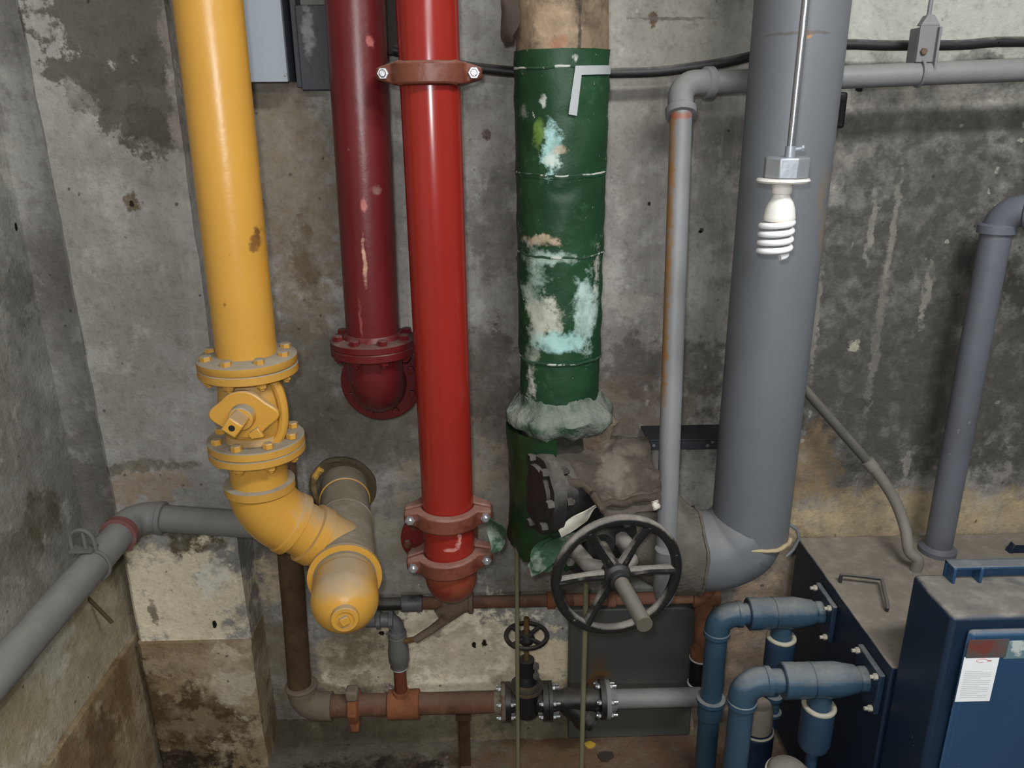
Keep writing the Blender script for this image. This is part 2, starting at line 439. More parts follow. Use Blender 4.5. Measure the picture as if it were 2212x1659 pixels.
M_plinth2 = concrete('left_plinth_concrete', S(164, 150, 122), S(124, 104, 74), S(186, 176, 152), pw[6:], 0.3, 0.2)
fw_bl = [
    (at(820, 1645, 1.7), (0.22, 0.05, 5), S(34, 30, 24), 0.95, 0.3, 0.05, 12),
    (at(1400, 1640, 1.72), (0.45, 0.12, 5), S(106, 80, 62), 0.9, 0.35, 0.05, 10),
    (at(1180, 1600, 1.78), (0.12, 0.08, 5), S(104, 82, 56), 0.8, 0.35, 0.04, 12),
]
M_floor = concrete('wet_concrete_floor', S(116, 113, 100), S(88, 83, 72), S(136, 130, 116), fw_bl, 0.1, 0.5, 0.5, 0.8)
M_plain = concrete('plain_concrete', S(140, 136, 128), S(110, 106, 100), S(160, 156, 148))

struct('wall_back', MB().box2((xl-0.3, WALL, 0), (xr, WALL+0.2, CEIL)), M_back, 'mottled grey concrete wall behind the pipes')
struct('wall_left', MB().box2((xl-0.2, yb, 0), (xl, WALL, CEIL)), M_left, 'grey concrete wall running along the left side')
struct('wall_right', MB().box2((xr, yb, 0), (xr+0.2, WALL+0.2, CEIL)), M_plain)
struct('wall_front', MB().box2((xl-0.2, yb-0.2, 0), (xr+0.2, yb, CEIL)), M_plain)
struct('floor', MB().box2((xl-0.2, yb-0.2, -0.1), (xr+0.2, WALL+0.2, 0)), M_floor, 'dirty damp concrete floor')
struct('ceiling', MB().box2((xl-0.2, yb-0.2, CEIL), (xr+0.2, WALL+0.2, CEIL+0.1)), M_plain)
# pillar with a slightly rough right arris
cl = -0.932; cr = at(418, 500, COLY).x
zp = at(410, 1389, COLY-0.012).z
def pillar_mb(x0, x1, z0, z1, yf, wob):
    mb = MB(); n = 60
    rings = []
    for i in range(n+1):
        z = z0+(z1-z0)*i/n
        j = (noise.noise(V((z*9, 1.3, 0)))*0.6 + noise.noise(V((z*31, 2.3, 0)))*0.4)*wob
        k = (noise.noise(V((z*11, 5.3, 0)))*0.6 + noise.noise(V((z*37, 7.3, 0)))*0.4)*wob
        rings.append([mb.bm.verts.new(p) for p in ((x0, WALL, z), (x0+k, yf+0.006, z), (x0+0.008+k, yf, z), (x1-0.01+j, yf, z), (x1+j, yf+0.008, z), (x1, WALL, z))])
    return mb.skin(rings)
struct('pillar', pillar_mb(cl, cr, zp, CEIL, COLY, 0.006), M_col, 'pale concrete pillar left of the yellow pipe')
struct('trim_1', pillar_mb(cl-0.0, at(540, 1395, COLY-0.012).x, 0, zp, COLY-0.012, 0.006), M_plinth, 'brown stained concrete plinth under the pillar')
xp = at(283, 1410, COLY-0.012).x
M_lowleft = concrete('pale_lower_wall', S(186, 178, 158), S(150, 140, 116), S(204, 198, 182), [wb(120, 1420, 90, 70, S(190, 188, 178), 0.7, 0.4, 0.03, 8, x=xp), wb(60, 1560, 110, 60, S(160, 150, 116), 0.8, 0.4, 0.04, 8, x=xp)], 0.25, 0.2)
zl = atx(100, 1385, xp-0.012).z + 0.012
struct('trim_2', MB().prism([(xl, yb, zp-0.002), (xp-0.012, yb, zp-0.002), (xp-0.012, yb, zl), (xl, yb, zl-0.05)], (0, WALL-yb, 0)), M_lowleft, 'pale thickened base of the left wall')
struct('trim_4', MB().box2((xl, yb, 0), (xp, WALL, zp-0.004)), M_plinth2, 'brown stained plinth along the left wall', bevel=0.003)
# low kerb at the foot of the back wall
M_kerb = concrete('kerb_concrete', S(118, 110, 92), S(86, 80, 66), S(150, 138, 112), (), 0.1, 0.4)
kb = MB(); n = 120; rings = []
kx0, kx1 = at(585, 1580, 1.8).x, at(1500, 1580, 1.8).x
for i in range(n+1):
    x = kx0+(kx1-kx0)*i/n
    j = noise.noise(V((x*14, 3, 0)))*0.008 + noise.noise(V((x*50, 3, 0)))*0.004
    rings.append([kb.bm.verts.new(p) for p in ((x, WALL, 0), (x, WALL-0.046+j, 0), (x, WALL-0.034+j, 0.034+j*0.5), (x, WALL, 0.05))])
struct('trim_3', kb.skin(rings), M_kerb, 'rough low kerb at the foot of the back wall')

# ------------------------------------------------------------------ shared builders
def flange_bolts(parent, c, axis, rb, n, h_top, h_bot, mat, r=0.010, ph=0.0, hh=0.011, top_lab=None):
    """bolts through a flange pair centred at c; head on +axis side, nut on the other"""
    d, u, v = ortho(axis)
    for i in range(n):
        a = 2*PI*i/n + ph
        p = V(c) + (u*math.cos(a)+v*math.sin(a))*rb
        mb = MB()
        mb.hexa(p+d*h_top, d, r, hh); mb.hexa(p-d*h_bot, -d, r, hh)
        mb.cyl(p-d*(h_bot+hh+0.004), p+d*(h_top+hh*0.5), r*0.55, n=10)
        mb.build('bolt', mat, parent)

def grooved_coupling(name, label, c, rp, mat, rot=0.0, group=None, tilt=0.0, steel=M_steel, k=1.0):
    c = V(c)
    t = thing(name, label, 'pipe coupling', c, group)
    ro = rp+0.019; ear = rp+0.040; hz = 0.021*k
    Mr = Matrix.Rotation(rot, 3, 'Z') @ Matrix.Rotation(tilt, 3, 'Y')
    for sgn in (-1, 1):
        pts = []
        for i in range(15):
            a = R(-152 + 124*i/14); pts.append((ro*math.cos(a), ro*math.sin(a)))
        pts += [(ear-0.006, -0.030), (ear+0.001, -0.024), (ear+0.001, -0.003)]
        for i in range(17):
            a = R(-4 - 172*i/16); pts.append((rp*1.0*math.cos(a), rp*math.sin(a)))
        pts += [(-ear-0.001, -0.003), (-ear-0.001, -0.024), (-ear+0.006, -0.030)]
        mb = MB(); A = []; B = []
        for (x, y) in pts:
            h = hz if abs(x) < rp*1.05 else hz - (abs(x)-rp*1.05)*0.30
            if math.hypot(x, y) > rp+0.005 and abs(x) < rp*1.02: h *= 0.9
            y *= -sgn*-1
            A.append(mb.bm.verts.new(c + Mr@V((x, y, -h)))); B.append(mb.bm.verts.new(c + Mr@V((x, y, h))))
        n = len(A)
        mb.bm.faces.new(A); mb.bm.faces.new(list(reversed(B)))
        for i in range(n):
            j = (i+1) % n; mb.bm.faces.new((A[i], B[i], B[j], A[j]))
        mb.build('housing', mat, t, bevel=0.004)
    for sx in (-1, 1):
        p = c + Mr@V((sx*(ear-0.014), 0, 0)); d = Mr@V((0, -1, 0))
        mb = MB().lathe(p+d*0.028, d, [(0, 0.0115), (0.009, 0.0115), (0.011, 0.010)], 6)
        mb.lathe(p+d*0.028, d, [(0, 0.007), (0.014, 0.007), (0.016, 0.005)], 14)
        mb.cyl(p-d*0.04, p+d*0.03, 0.006, n=12); mb.hexa(p-d*0.030, -d, 0.0115, 0.01)
        plabel(mb.build('bolt', steel, t), 'shiny zinc bolt')
    return t

# ------------------------------------------------------------------ yellow gas line
YY_ = 1.48
yA, yB = at(449, 0, YY_), at(531, 745, YY_)
yB = at(531, 745, YY_)
M_yel = paint('yellow_pipe_paint', S(198, 148, 62), 0.33, dust=0.85, dustcol=S(150, 138, 118), dlo=0.35, dhi=0.95, chips=0.5,
              chipcol=S(96, 62, 30), vary=0.12, blobs=[
    (at(546, 522, YY_-0.05), (0.008, 0.05, 0.018), S(120, 82, 44), 0.95, 0.3, 0.006, 40), (at(548, 505, YY_-0.05), (0.004, 0.05, 0.012), S(96, 64, 40), 0.9, 0.3, 0.004, 40),
    (at(487, 656, YY_-0.05), (0.003, 0.05, 0.004), S(90, 58, 30), 0.9, 0.3, 0.001, 40), (at(570, 600, YY_-0.05), (0.01, 0.05, 0.06), S(200, 140, 40), 0.5, 0.4, 0.01, 20)])
M_yel_dusty = paint('dusty_yellow_paint', S(192, 144, 62), 0.5, dust=1.0, dustcol=S(140, 130, 112), dlo=0.1, dhi=0.6, chips=0.6, chipcol=S(96, 62, 30), vary=0.2)
M_dusty_pipe = paint('dust_covered_pipe', S(126, 112, 84), 0.8, dust=0.8, dustcol=S(122, 114, 98), dlo=-0.2, dhi=0.5, vary=0.4)
t = thing('gas_pipe', 'tall yellow painted gas pipe rising beside the concrete pillar', 'pipe', yB)
ftop = at(533, 766, YY_); yB2 = zon(yA, yB, ftop.z); ytop = zon(yA, yB, CEIL)
MB().cyl(yB2, ytop, 0.0572, n=56).build('pipe', M_yel, t)
MB().lathe(yB2, -Z, [(-0.004, 0.060), (0.0, 0.092), (0.002, 0.0945), (0.015, 0.0945), (0.0172, 0.093)], 56).build('flange', M_yel_dusty, t)
flange_bolts(t, yB2-Z*0.0175, Z, 0.077, 8, 0.0175, 0.0185, M_yel_dusty, 0.0105, ph=R(12))
# plug valve
lft = at(553, 941, YY_) - Z*0.018; lf = V((lft.x, YY_, lft.z))
vt = yB2 - Z*0.0178
t = thing('plug_valve', 'yellow painted plug valve with lobed front cover between two flanges', 'valve', lf)
hv = vt.z - lf.z
mb = MB().lathe(vt, lf-vt, [(0, 0.093), (0.002, 0.0945), (0.016, 0.0945), (0.018, 0.092)], 56)
mb.build('flange', M_yel_dusty, t)
mb = MB().lathe(lf, vt-lf, [(0, 0.092), (0.002, 0.0945), (0.016, 0.0945), (0.018, 0.092)], 56)
mb.build('flange', M_yel_dusty, t)
cv = lerp(vt, lf, 0.50)
mb = MB().lathe(lf, vt-lf, [(0.015, 0.062), (0.03, 0.056), (0.045, 0.062), (hv*0.5, 0.066), (hv-0.045, 0.062), (hv-0.03, 0.056), (hv-0.015, 0.062)], 48)
mb.cyl(cv+V((0, 0.03, 0)), cv+V((0, -0.072, 0)), 0.046, 0.044)
mb.build('body', M_yel_dusty, t)
mb = MB()                                    # arched rib on the right
pts = []
for i in range(13):
    a = R(-72+144*i/12); pts.append(cv+V((0.034+0.034*math.cos(a), -0.03, math.sin(a)*(hv*0.5-0.012))))
mb.tube(pts, 0.010, n=10).build('rib', M_yel, t)
# lobed cover plate
pc = at(526, 897, YY_-0.085); pts = []
for i in range(72):
    a = 2*PI*i/72; r = 0.0475 + 0.0185*max(0, math.cos(a))**14 + 0.0185*max(0, -math.cos(a))**14
    pts.append(pc+V((math.cos(a)*r, 0, math.sin(a)*r)))
MB().prism(pts, (0, 0.013, 0)).build('cover_plate', M_yel, t, bevel=0.003)
mb = MB().cyl(pc, pc+V((0, -0.022, 0)), 0.024, 0.023).build('stem_collar', M_yel_dusty, t, bevel=0.002)
rq = Matrix.Rotation(R(38), 3, 'Y')
sq = MB().box(pc+V((-0.002, -0.04, 0.0)), (0.030, 0.05, 0.030), rq).build('square_stem', M_yel, t, bevel=0.003)
M_black = paint('black_hollow', S(16, 15, 14), 0.8)
MB().cyl(pc+V((-0.002, -0.0655, 0)), pc+V((-0.002, -0.0645, 0)), 0.006, n=16).build('stem_hole', M_black, sq)
MB().prism([pc+V((0.006, 0, -0.035)), pc+V((0.026, 0, -0.022)), pc+V((0.036, 0, -0.042)), pc+V((0.012, 0, -0.046))], (0, -0.010, 0)).build('stop_tab', M_yel, t, bevel=0.002)
# lower yellow bend, tee and cap
zr = 0.79
W0 = atz(745, 1040, zr); C0 = atz(745, 1296, zr)
rd = (C0-W0).normalized()
lf2 = lf - Z*0.0002
E0 = at(568, 1098, YY_)
T0 = atz(749, 1190, zr)
run_t = (T0-W0).dot(rd); T0 = W0+rd*run_t
dg = (T0-E0).normalized()
t = thing('gas_pipe_bend', 'yellow elbow and tee joint running from the valve into the wall', 'pipe fitting', V((T0.x, T0.y, zr-0.07)))
MB().lathe(lf2, -Z, [(0.0, 0.092), (0.002, 0.0945), (0.015, 0.0945), (0.017, 0.093), (0.0175, 0.060), (0.022, 0.0585)], 56).build('flange', M_yel_dusty, t)
flange_bolts(t, lf2, Z, 0.077, 8, 0.0185, 0.0175, M_yel, 0.0105, ph=R(12))
ein = at(566, 1040, YY_)
n0 = V((lf2.x, YY_, lf2.z)); 
MB().cyl(n0, V((E0.x, E0.y, ein.z-0.01)), 0.0575, n=48).build('neck', M_yel, t)
el = [V((E0.x, E0.y, ein.z-0.004))] + arc(E0, -Z, dg, 0.12, 12)
e_end = E0 + dg*0.078
el.append(e_end)
MB().tube(el, 0.0655, n=48).build('elbow', M_yel, t)
MB().lathe(V((E0.x, E0.y, ein.z)), -Z, [(-0.004, 0.0600), (-0.002, 0.0705), (0.014, 0.0705), (0.018, 0.0660)], 48).build('collar', M_yel_dusty, t)
MB().lathe(e_end, dg, [(-0.02, 0.0655), (-0.016, 0.0685), (-0.001, 0.0685), (0.0, 0.058)], 48).build('collar', M_yel, t)
tin = T0 - dg*0.095
MB().cyl(e_end-dg*0.01, tin+dg*0.01, 0.0580, n=48).build('branch_pipe', M_yel, t)
MB().lathe(tin, dg, [(-0.002, 0.0580), (0, 0.0660), (0.024, 0.0665), (0.026, 0.0625), (0.095, 0.0625)], 48).build('tee_branch', M_yel, t)
def run(a, b, prof_r, name, mat, **k):
    return MB().cyl(W0+rd*a, W0+rd*b, prof_r, n=48, **k).build(name, mat, t)
LT = (C0-W0).length
run(-0.0, run_t-0.10, 0.0600, 'run_pipe', M_dusty_pipe)
run(run_t-0.125, LT-0.075, 0.0645, 'tee_run', M_dusty_pipe)
MB().torus(W0+rd*(run_t-0.245), rd, 0.0605, 0.0025).build('weld_ring', M_yel, t)
MB().torus(W0+rd*(run_t-0.125), rd, 0.0640, 0.002).build('weld_ring', M_dusty_pipe, t)
MB().lathe(W0+rd*(LT-0.085), rd, [(-0.010, 0.064), (-0.008, 0.0755), (0.004, 0.0765), (0.006, 0.062)], 56).build('ring_flange', M_yel, t)
t = thing('gas_pipe_end', 'yellow domed end cap with a square-socket plug facing the camera', 'pipe fitting', C0-Z*0.066)
cd_ = W0+rd*(LT-0.085)
prof = [(0.0062, 0.061), (0.018, 0.062), (0.03, 0.0625), (0.034, 0.0655), (0.085, 0.0665)]
for i in range(1, 10):
    a = R(9.4*i); prof.append((0.085+0.060*math.sin(a), 0.0665*math.cos(a)))
mb = MB().lathe(cd_, rd, prof, 56); mb.build('dome', M_yel, t)
pg = cd_ + rd*0.140
pgo = MB().lathe(pg, rd, [(-0.01, 0.027), (0.011, 0.0265), (0.013, 0.025), (0.0131, 0.018), (0.010, 0.0175)], 40).build('plug', M_yel, t)
d_, u_, v_ = ortho(rd)
rotm = Matrix((u_, d_, v_)).transposed() @ Matrix.Rotation(R(24), 3, 'Y')
MB().box(pg+rd*0.012, (0.017, 0.013, 0.017), rotm).build('plug_square', M_yel, pgo, bevel=0.0015)
# wall sleeve
M_sleeve = paint('torn_sleeve', S(112, 94, 60), 0.9, vary=0.4, second=S(186, 144, 60), sscale=14, slo=0.44, shi=0.5, bump=0.3)
M_sleeve_in = paint('sleeve_mortar', S(84, 74, 58), 0.95, vary=0.5, bump=0.3)
t = thing('wall_sleeve', 'ragged ring of mortar and yellow paint where the gas pipe enters the wall', 'pipe sleeve', W0-Z*0.08)
yw = WALL
wc = V((W0.x, yw, W0.z))
MB().lathe(wc, -YY, [(0, 0.086), (0.010, 0.086), (0.012, 0.078), (0.004, 0.070), (0.003, 0.0)], 60, jit=0.004).build('rim', M_sleeve_in, t, ang=60)
MB().torus(wc+V((0, -0.010, 0)), YY, 0.074, 0.009, 30, jit=0.006, a0=R(128), a1=R(215)).build('paint_flake', M_sleeve, t)

# ------------------------------------------------------------------ dark red fire pipe
DY = 1.665
dA, dB = at(767, 0, DY), at(805, 712, DY)
M_dred = paint('dark_red_paint', S(96, 26, 30), 0.36, dust=0.75, dustcol=S(96, 76, 70), dlo=0.5, dhi=0.95, chips=0.35, chipcol=S(150, 104, 96), vary=0.25, blobs=[
    (at(788, 562, DY-0.05), (0.004, 0.05, 0.040), S(196, 160, 134), 0.9, 0.35, 0.006, 40), (at(800, 88, DY-0.05), (0.006, 0.05, 0.010), S(176, 104, 96), 0.9, 0.35, 0.006, 50),
    (at(812, 411, DY-0.05), (0.008, 0.05, 0.008), S(128, 92, 84), 0.9, 0.3, 0.002, 40), (at(786, 440, DY-0.05), (0.005, 0.05, 0.012), S(176, 104, 96), 0.9, 0.35, 0.006, 50),
    (at(780, 690, DY-0.05), (0.003, 0.05, 0.03), S(150, 84, 76), 0.8, 0.35, 0.008, 50)])
fz = at(806, 728, DY); dB = zon(dA, dB, fz.z)
t = thing('fire_pipe', 'dark maroon fire pipe ending in a bolted flange', 'pipe', dB)
MB().cyl(dB, zon(dA, dB, CEIL), 0.0572, n=56).build('pipe', M_dred, t)
MB().lathe(dB, -Z, [(-0.012, 0.0585), (-0.002, 0.065), (0, 0.090), (0.002, 0.0925), (0.014, 0.0925), (0.0158, 0.091)], 56).build('flange', M_dred, t)
flange_bolts(t, dB-Z*0.016, Z, 0.076, 8, 0.016, 0.016, M_dred, 0.0115, ph=R(22), hh=0.012)
t = thing('fire_pipe_elbow', 'dark maroon flanged elbow turning back into the wall', 'pipe fitting', dB-Z*0.16)
e0 = dB-Z*0.0162
MB().lathe(e0, -Z, [(0, 0.091), (0.002, 0.0925), (0.016, 0.0925), (0.018, 0.090), (0.019, 0.064), (0.03, 0.060)], 56).build('flange', M_dred, t)
fy_ = 1.738
ec = V((e0.x, DY, at(815, 826, fy_).z))
pth = [e0-Z*0.01] + arc(ec, -Z, YY, 0.058, 14) + [V((ec.x, WALL, ec.z))]
MB().tube(pth, 0.060, n=48).build('elbow', M_dred, t)
MB().lathe(V((ec.x, fy_+0.032, ec.z)), -YY, [(0, 0.090), (0.001, 0.093), (0.030, 0.0935), (0.032, 0.091), (0.033, 0.064)], 56).build('wall_flange', M_dred, t)
flange_bolts(t, V((ec.x, fy_, ec.z)), -YY, 0.077, 8, 0.0, -0.005, M_dred, 0.009, ph=R(22), hh=0.008)

# ------------------------------------------------------------------ bright red sprinkler pipe
RY = 1.585
rA, rB = at(922, 0, RY), at(967, 1085, RY)
M_red = paint('bright_red_paint', S(142, 38, 30), 0.22, dust=0.0, chips=0.15, chipcol=S(120, 40, 34), vary=0.15, bump=0.02)
M_rustred = paint('rusty_red_coupling', S(116, 66, 50), 0.45, dust=0.6, dustcol=S(150, 112, 100), dlo=0.3, dhi=0.9, vary=0.5, second=S(96, 46, 34), sscale=14, bump=0.12)
M_primer = paint('red_oxide_primer', S(146, 72, 50), 0.42, vary=0.35, second=S(132, 44, 30), sscale=9, bump=0.06)
c1 = ypix(rA, rB, 160); c2 = ypix(rA, rB, 1106); c3 = ypix(rA, rB, 1202)
t = thing('sprinkler_pipe', 'bright red sprinkler pipe length above the upper coupling', 'pipe', c1)
MB().cyl(c1+Z*0.003, zon(rA, rB, CEIL), 0.0572, n=56).build('pipe', M_red, t)
t = thing('sprinkler_pipe', 'long glossy bright red sprinkler pipe between two couplings', 'pipe', c2)
MB().cyl(c2+Z*0.003, c1-Z*0.003, 0.0572, n=56).build('pipe', M_red, t)
t = thing('pipe_nipple', 'short bright red pipe piece between the two lower couplings, with a white smear', 'pipe', c3)
M_red2 = paint('smeared_red_paint', S(140, 38, 30), 0.3, vary=0.15, blobs=[
    (at(992, 1160, RY-0.05), (0.005, 0.05, 0.026), S(206, 150, 140), 0.9, 0.3, 0.012, 26), (at(975, 1186, RY-0.05), (0.016, 0.05, 0.004), S(206, 150, 140), 0.8, 0.35, 0.008, 30)])
MB().cyl(c3+Z*0.003, c2-Z*0.003, 0.0572, n=56).build('pipe', M_red2, t)
grooved_coupling('pipe_coupling', 'brown grooved coupling high on the bright red pipe with two bright bolts', c1, 0.0572, M_rustred)
grooved_coupling('pipe_coupling', 'brown grooved coupling at the lower end of the long red pipe', c2, 0.0572, M_rustred, rot=R(2))
grooved_coupling('pipe_coupling', 'paint-smeared grooved coupling just above the rust-red bottom elbow', c3, 0.0572, M_rustred, rot=R(3), tilt=R(-4))
t = thing('pipe_elbow', 'rust-red primed elbow at the foot of the bright red pipe', 'pipe fitting', c3-Z*0.16)
ec = V((c3.x, RY, at(968, 1280, RY).z+0.012))
MB().tube([c3-Z*0.003] + arc(ec, -Z, YY, 0.066, 14) + [V((ec.x, WALL, ec.z))], 0.0595, n=48).build('elbow', M_primer, t)
# maroon tee flange behind the nipple
M_maroon = paint('maroon_flange_paint', S(112, 26, 26), 0.4, dust=0.4, dustcol=S(110, 84, 76), vary=0.3)
fc = V((at(925, 1165, 1.72).x, 1.72, at(925, 1165, 1.72).z))
t = thing('blind_flange', 'maroon bolted flange on the wall half hidden behind the red pipe', 'flange', fc-Z*0.07)
MB().lathe(fc, YY, [(0, 0.066), (0.002, 0.068), (0.02, 0.068), (0.021, 0.05), (WALL-fc.y, 0.05)], 40).build('disc', M_maroon, t)
for a in (0, 60, 120, 180, 240, 300):
    p = fc+V((math.cos(R(a+10))*0.052, 0, math.sin(R(a+10))*0.052))
    mb = MB().hexa(p, -YY, 0.011, 0.01); mb.cyl(p, p-V((0, 0.016, 0)), 0.006, n=10); mb.build('bolt', M_rustred, t)

# ------------------------------------------------------------------ green insulated pipe
GY = 1.60
gA, gB = at(1213, 100, GY), at(1208, 860, GY)
def gp(px, py, r=0.09): return at(px, py, GY-r)
white = S(196, 200, 192); cyan = S(160, 200, 196); tan_ = S(176, 158, 134); dkg = S(20, 40, 22)
gbl = []
def gb(px, py, rx, ry, c, st=0.9, soft=0.3, amp=0.012, sc=22):
    p = gp(px, py); k = mpp(p); gbl.append((p, (rx*k, 0.05, ry*k), c, st, soft, amp, sc))
gb(1165, 290, 12, 26, S(110, 140, 60), 0.7); gb(1192, 320, 18, 44, cyan); gb(1212, 322, 14, 8, tan_); gb(1130, 245, 10, 16, S(150, 160, 150), 0.7)
gb(1172, 217, 8, 12, white); gb(1240, 125, 6, 8, white); gb(1195, 345, 14, 16, white, 0.7, .4)
gb(1160, 523, 44, 10, tan_); gb(1150, 650, 40, 110, S(150, 172, 160), 0.9, 0.25, 0.03, 14); gb(1165, 690, 46, 55, S(182, 182, 168), 0.9, 0.25, 0.025, 16); gb(1270, 690, 30, 80, S(176, 200, 194), 0.9, 0.25, 0.02, 18)
gb(1210, 740, 60, 22, cyan, 0.9, .3, .02, 18); gb(1295, 600, 8, 60, S(190, 190, 178), 0.8, .3, .012, 20); gb(1150, 840, 10, 40, white, 0.8, .3, .014); gb(1150, 780, 16, 24, S(150, 160, 146), .8)
gb(1185, 560, 60, 12, S(170, 190, 180), 0.8, .4, .02, 20)
gb(1125, 460, 10, 60, S(120, 130, 118), 0.6, 0.4, 0.02); gb(1120, 340, 8, 90, S(40, 52, 36), 0.8, 0.4, 0.02)
M_green = NT('peeling_green_paint')
_c = M_green.mix(M_green.ramp(M_green.noise(7, 5, 0.6), 0.4, 0.7), S(22, 54, 32), S(32, 66, 42))
_c = M_green.mix(M_green.ramp(M_green.noise(18, 6, 0.7), 0.60, 0.70, 0, 0.35), _c, S(70, 104, 80))
_c = M_green.blobs(_c, gbl)
_c = M_green.mix(M_green.ramp(M_green.noise(46, 5, 0.7), 0.68, 0.72), _c, S(178, 180, 168))
M_green.bump(M_green.noise(22, 6, 0.65), 0.4, 0.006)
M_green = M_green.finish(_c, 0.48, 0, 0.3)
M_gedge = paint('frayed_white_edge', S(30, 64, 40), 0.9, second=S(172, 176, 168), sscale=16, slo=0.52, shi=0.56, vary=0.3, bump=0.3)
M_brownwrap = paint('brown_pipe_wrap', S(128, 110, 88), 0.85, vary=0.6, second=S(66, 54, 42), sscale=9, slo=0.48, shi=0.66, bump=0.25, blobs=[
    (gp(1200, 60), (0.035, 0.06, 0.07), S(172, 150, 124), 0.8, 0.35, 0.03, 14), (gp(1205, 95), (0.014, 0.05, 0.012), S(150, 84, 56), 0.9, 0.35, 0.008, 30),
    (gp(1253, 50), (0.003, 0.05, 0.09), S(34, 28, 24), 0.95, 0.3, 0.002, 30)])
t = thing('insulated_pipe', 'large pipe wrapped in peeling green insulation with a brown bare stretch on top', 'pipe', ypix(gA, gB, 880))
def gz(py): return ypix(gA, gB, py)
def wrap(py0, py1, r0, r1, name, mat, jit, seg, par=t, zt=None):
    a = gz(py1); b = gz(py0) if zt is None else zon(gA, gB, zt)
    return MB().cyl(a, b, r1, r0, n=72, seg=seg, jit=jit).build(name, mat, par, ang=60)
top = wrap(112, 112, 0.087, 0.087, 'bare_wrap', M_brownwrap, 0.004, 40, zt=CEIL); plabel(top, 'stained brown fibre wrap')
for (a, b, r0, r1) in ((112, 378, 0.0905, 0.0895), (372, 545, 0.0885, 0.0870), (541, 765, 0.0872, 0.0865), (758, 892, 0.0835, 0.0850)):
    wrap(a, b, r0, r1, 'green_wrap', M_green, 0.0032, 26)
for py, r in ((371, 0.0885), (541, 0.0872), (150, 0.0905), (762, 0.0862)):
    MB().torus(gz(py), Z, r, 0.0022, 72, 8, jit=0.004).build('frayed_seam', M_gedge, t)
# torn flap on the left of the bare stretch
def flap(px0, py0, px1, py1, Y0, w, mat, par, name, curl=0.02, nu=10, nv=6, th=0.0025, ph=0.0):
    a = at(px0, py0, Y0); b = at(px1, py1, Y0); d = (b-a); s_ = V((d.z, 0, -d.x)).normalized()
    def f(u, v):
        p = a + d*u + s_*((v-0.5)*w*(0.55+0.6*math.sin(PI*min(1, u*0.9+0.1))))
        return p + noise.noise_vector(p*30+V((ph, 0, 0)))*0.010 + V((0, -curl*math.sin(u*2.2+v*2+ph), 0))
    return MB().grid(f, nu, nv, th).build(name, mat, par, ang=50)
M_darkwrap = paint('dark_torn_wrap', S(60, 50, 42), 0.9, vary=0.5, bump=0.2)
flap(1102, -30, 1100, 95, GY-0.03, 0.032, M_darkwrap, t, 'torn_flap', 0.012)
# grey tape marks stuck on the green wrap
M_tape = paint('grey_tape', S(158, 162, 164), 0.5, vary=0.12)
ctr = lambda py: gz(py)
def on_wrap(px, py, r):
    d = ray(px, py).normalized(); c = gz(py)
    o = CAM - c; dx, dy = d.x, d.y
    A_ = dx*dx+dy*dy; B_ = 2*(o.x*dx+o.y*dy); C_ = o.x*o.x+o.y*o.y-r*r
    D_ = max(0, B_*B_-4*A_*C_)
    return CAM + d*((-B_-math.sqrt(D_))/(2*A_))
for quad in (((1243, 142), (1318, 141), (1318, 160), (1254, 162)), ((1243, 142), (1256, 163), (1246, 250), (1228, 247))):
    def f(u, v, q=quad):
        a = V((*q[0], 0)).lerp(V((*q[1], 0)), u); b = V((*q[3], 0)).lerp(V((*q[2], 0)), u); p = a.lerp(b, v)
        return on_wrap(p.x, p.y, 0.0945)
    MB().grid(f, 10, 10, 0.0008).build('tape_strip', M_tape, t)
# frayed flange lagging
M_fray = paint('frayed_lagging', S(100, 108, 98), 0.95, vary=0.5, second=S(44, 70, 52), sscale=20, slo=0.47, shi=0.6, dust=0.6, dustcol=S(120, 126, 118), bump=0.5, bscale=60)
fl0 = gz(882)
MB().lathe(fl0+Z*0.016, -Z, [(-0.030, 0.082), (-0.016, 0.090), (-0.004, 0.100), (0.006, 0.110), (0.014, 0.117), (0.022, 0.119), (0.030, 0.118), (0.038, 0.112), (0.046, 0.106), (0.052, 0.085)], 120, jit=0.012).build('flange_lagging', M_fray, t, ang=60)
t2 = thing('insulated_elbow', 'green jacketed pipe elbow bulging below the frayed collar, torn open at the bottom', 'pipe fitting', V((fl0.x, GY, 0.70)))
M_gj = paint('green_jacket', S(20, 54, 28), 0.38, vary=0.6, second=S(60, 62, 34), sscale=5, slo=0.58, shi=0.72, bump=0.08, chips=0.4, chipcol=S(150, 150, 130))
zv = 0.825
cg = at(1185, 1000, GY)
ec = V((fl0.x-0.012, GY, zv-0.015))
def gj(u, v):
    a1 = 262 + 34*max(0, (v-0.45)/0.55)
    th = R(95 + (a1-95)*u)
    r = 0.112 + 0.006*v + 0.004*math.sin(v*5+u*3)
    z0 = fl0.z-0.030; z1 = at(1130, 1205, GY-0.1).z + 0.022*noise.noise(V((u*13, 2.2, 0))) + 0.012*noise.noise(V((u*40, 1.2, 0))) - 0.03*max(0, u-0.5)
    p = V((ec.x+0.012+math.cos(th)*r, GY+math.sin(th)*r, z0+(z1-z0)*v))
    return p + noise.noise_vector(p*9)*0.008*(0.3+v) + noise.noise_vector(p*40)*0.002
MB().grid(gj, 60, 40, 0.003).build('jacket', M_gj, t2, ang=60)
M_core = paint('dark_elbow_core', S(44, 42, 36), 0.9, vary=0.5, bump=0.3)
MB().tube([V((fl0.x, GY, fl0.z-0.03))] + arc(ec, -Z, X, 0.09, 12) + [ec+X*0.10], 0.080, n=40, jit=0.004).build('elbow_core', M_core, t2, ang=60)
M_tan = paint('bare_tan_lagging', S(112, 100, 86), 0.95, vary=0.5, second=S(84, 56, 42), sscale=12, bump=0.4)
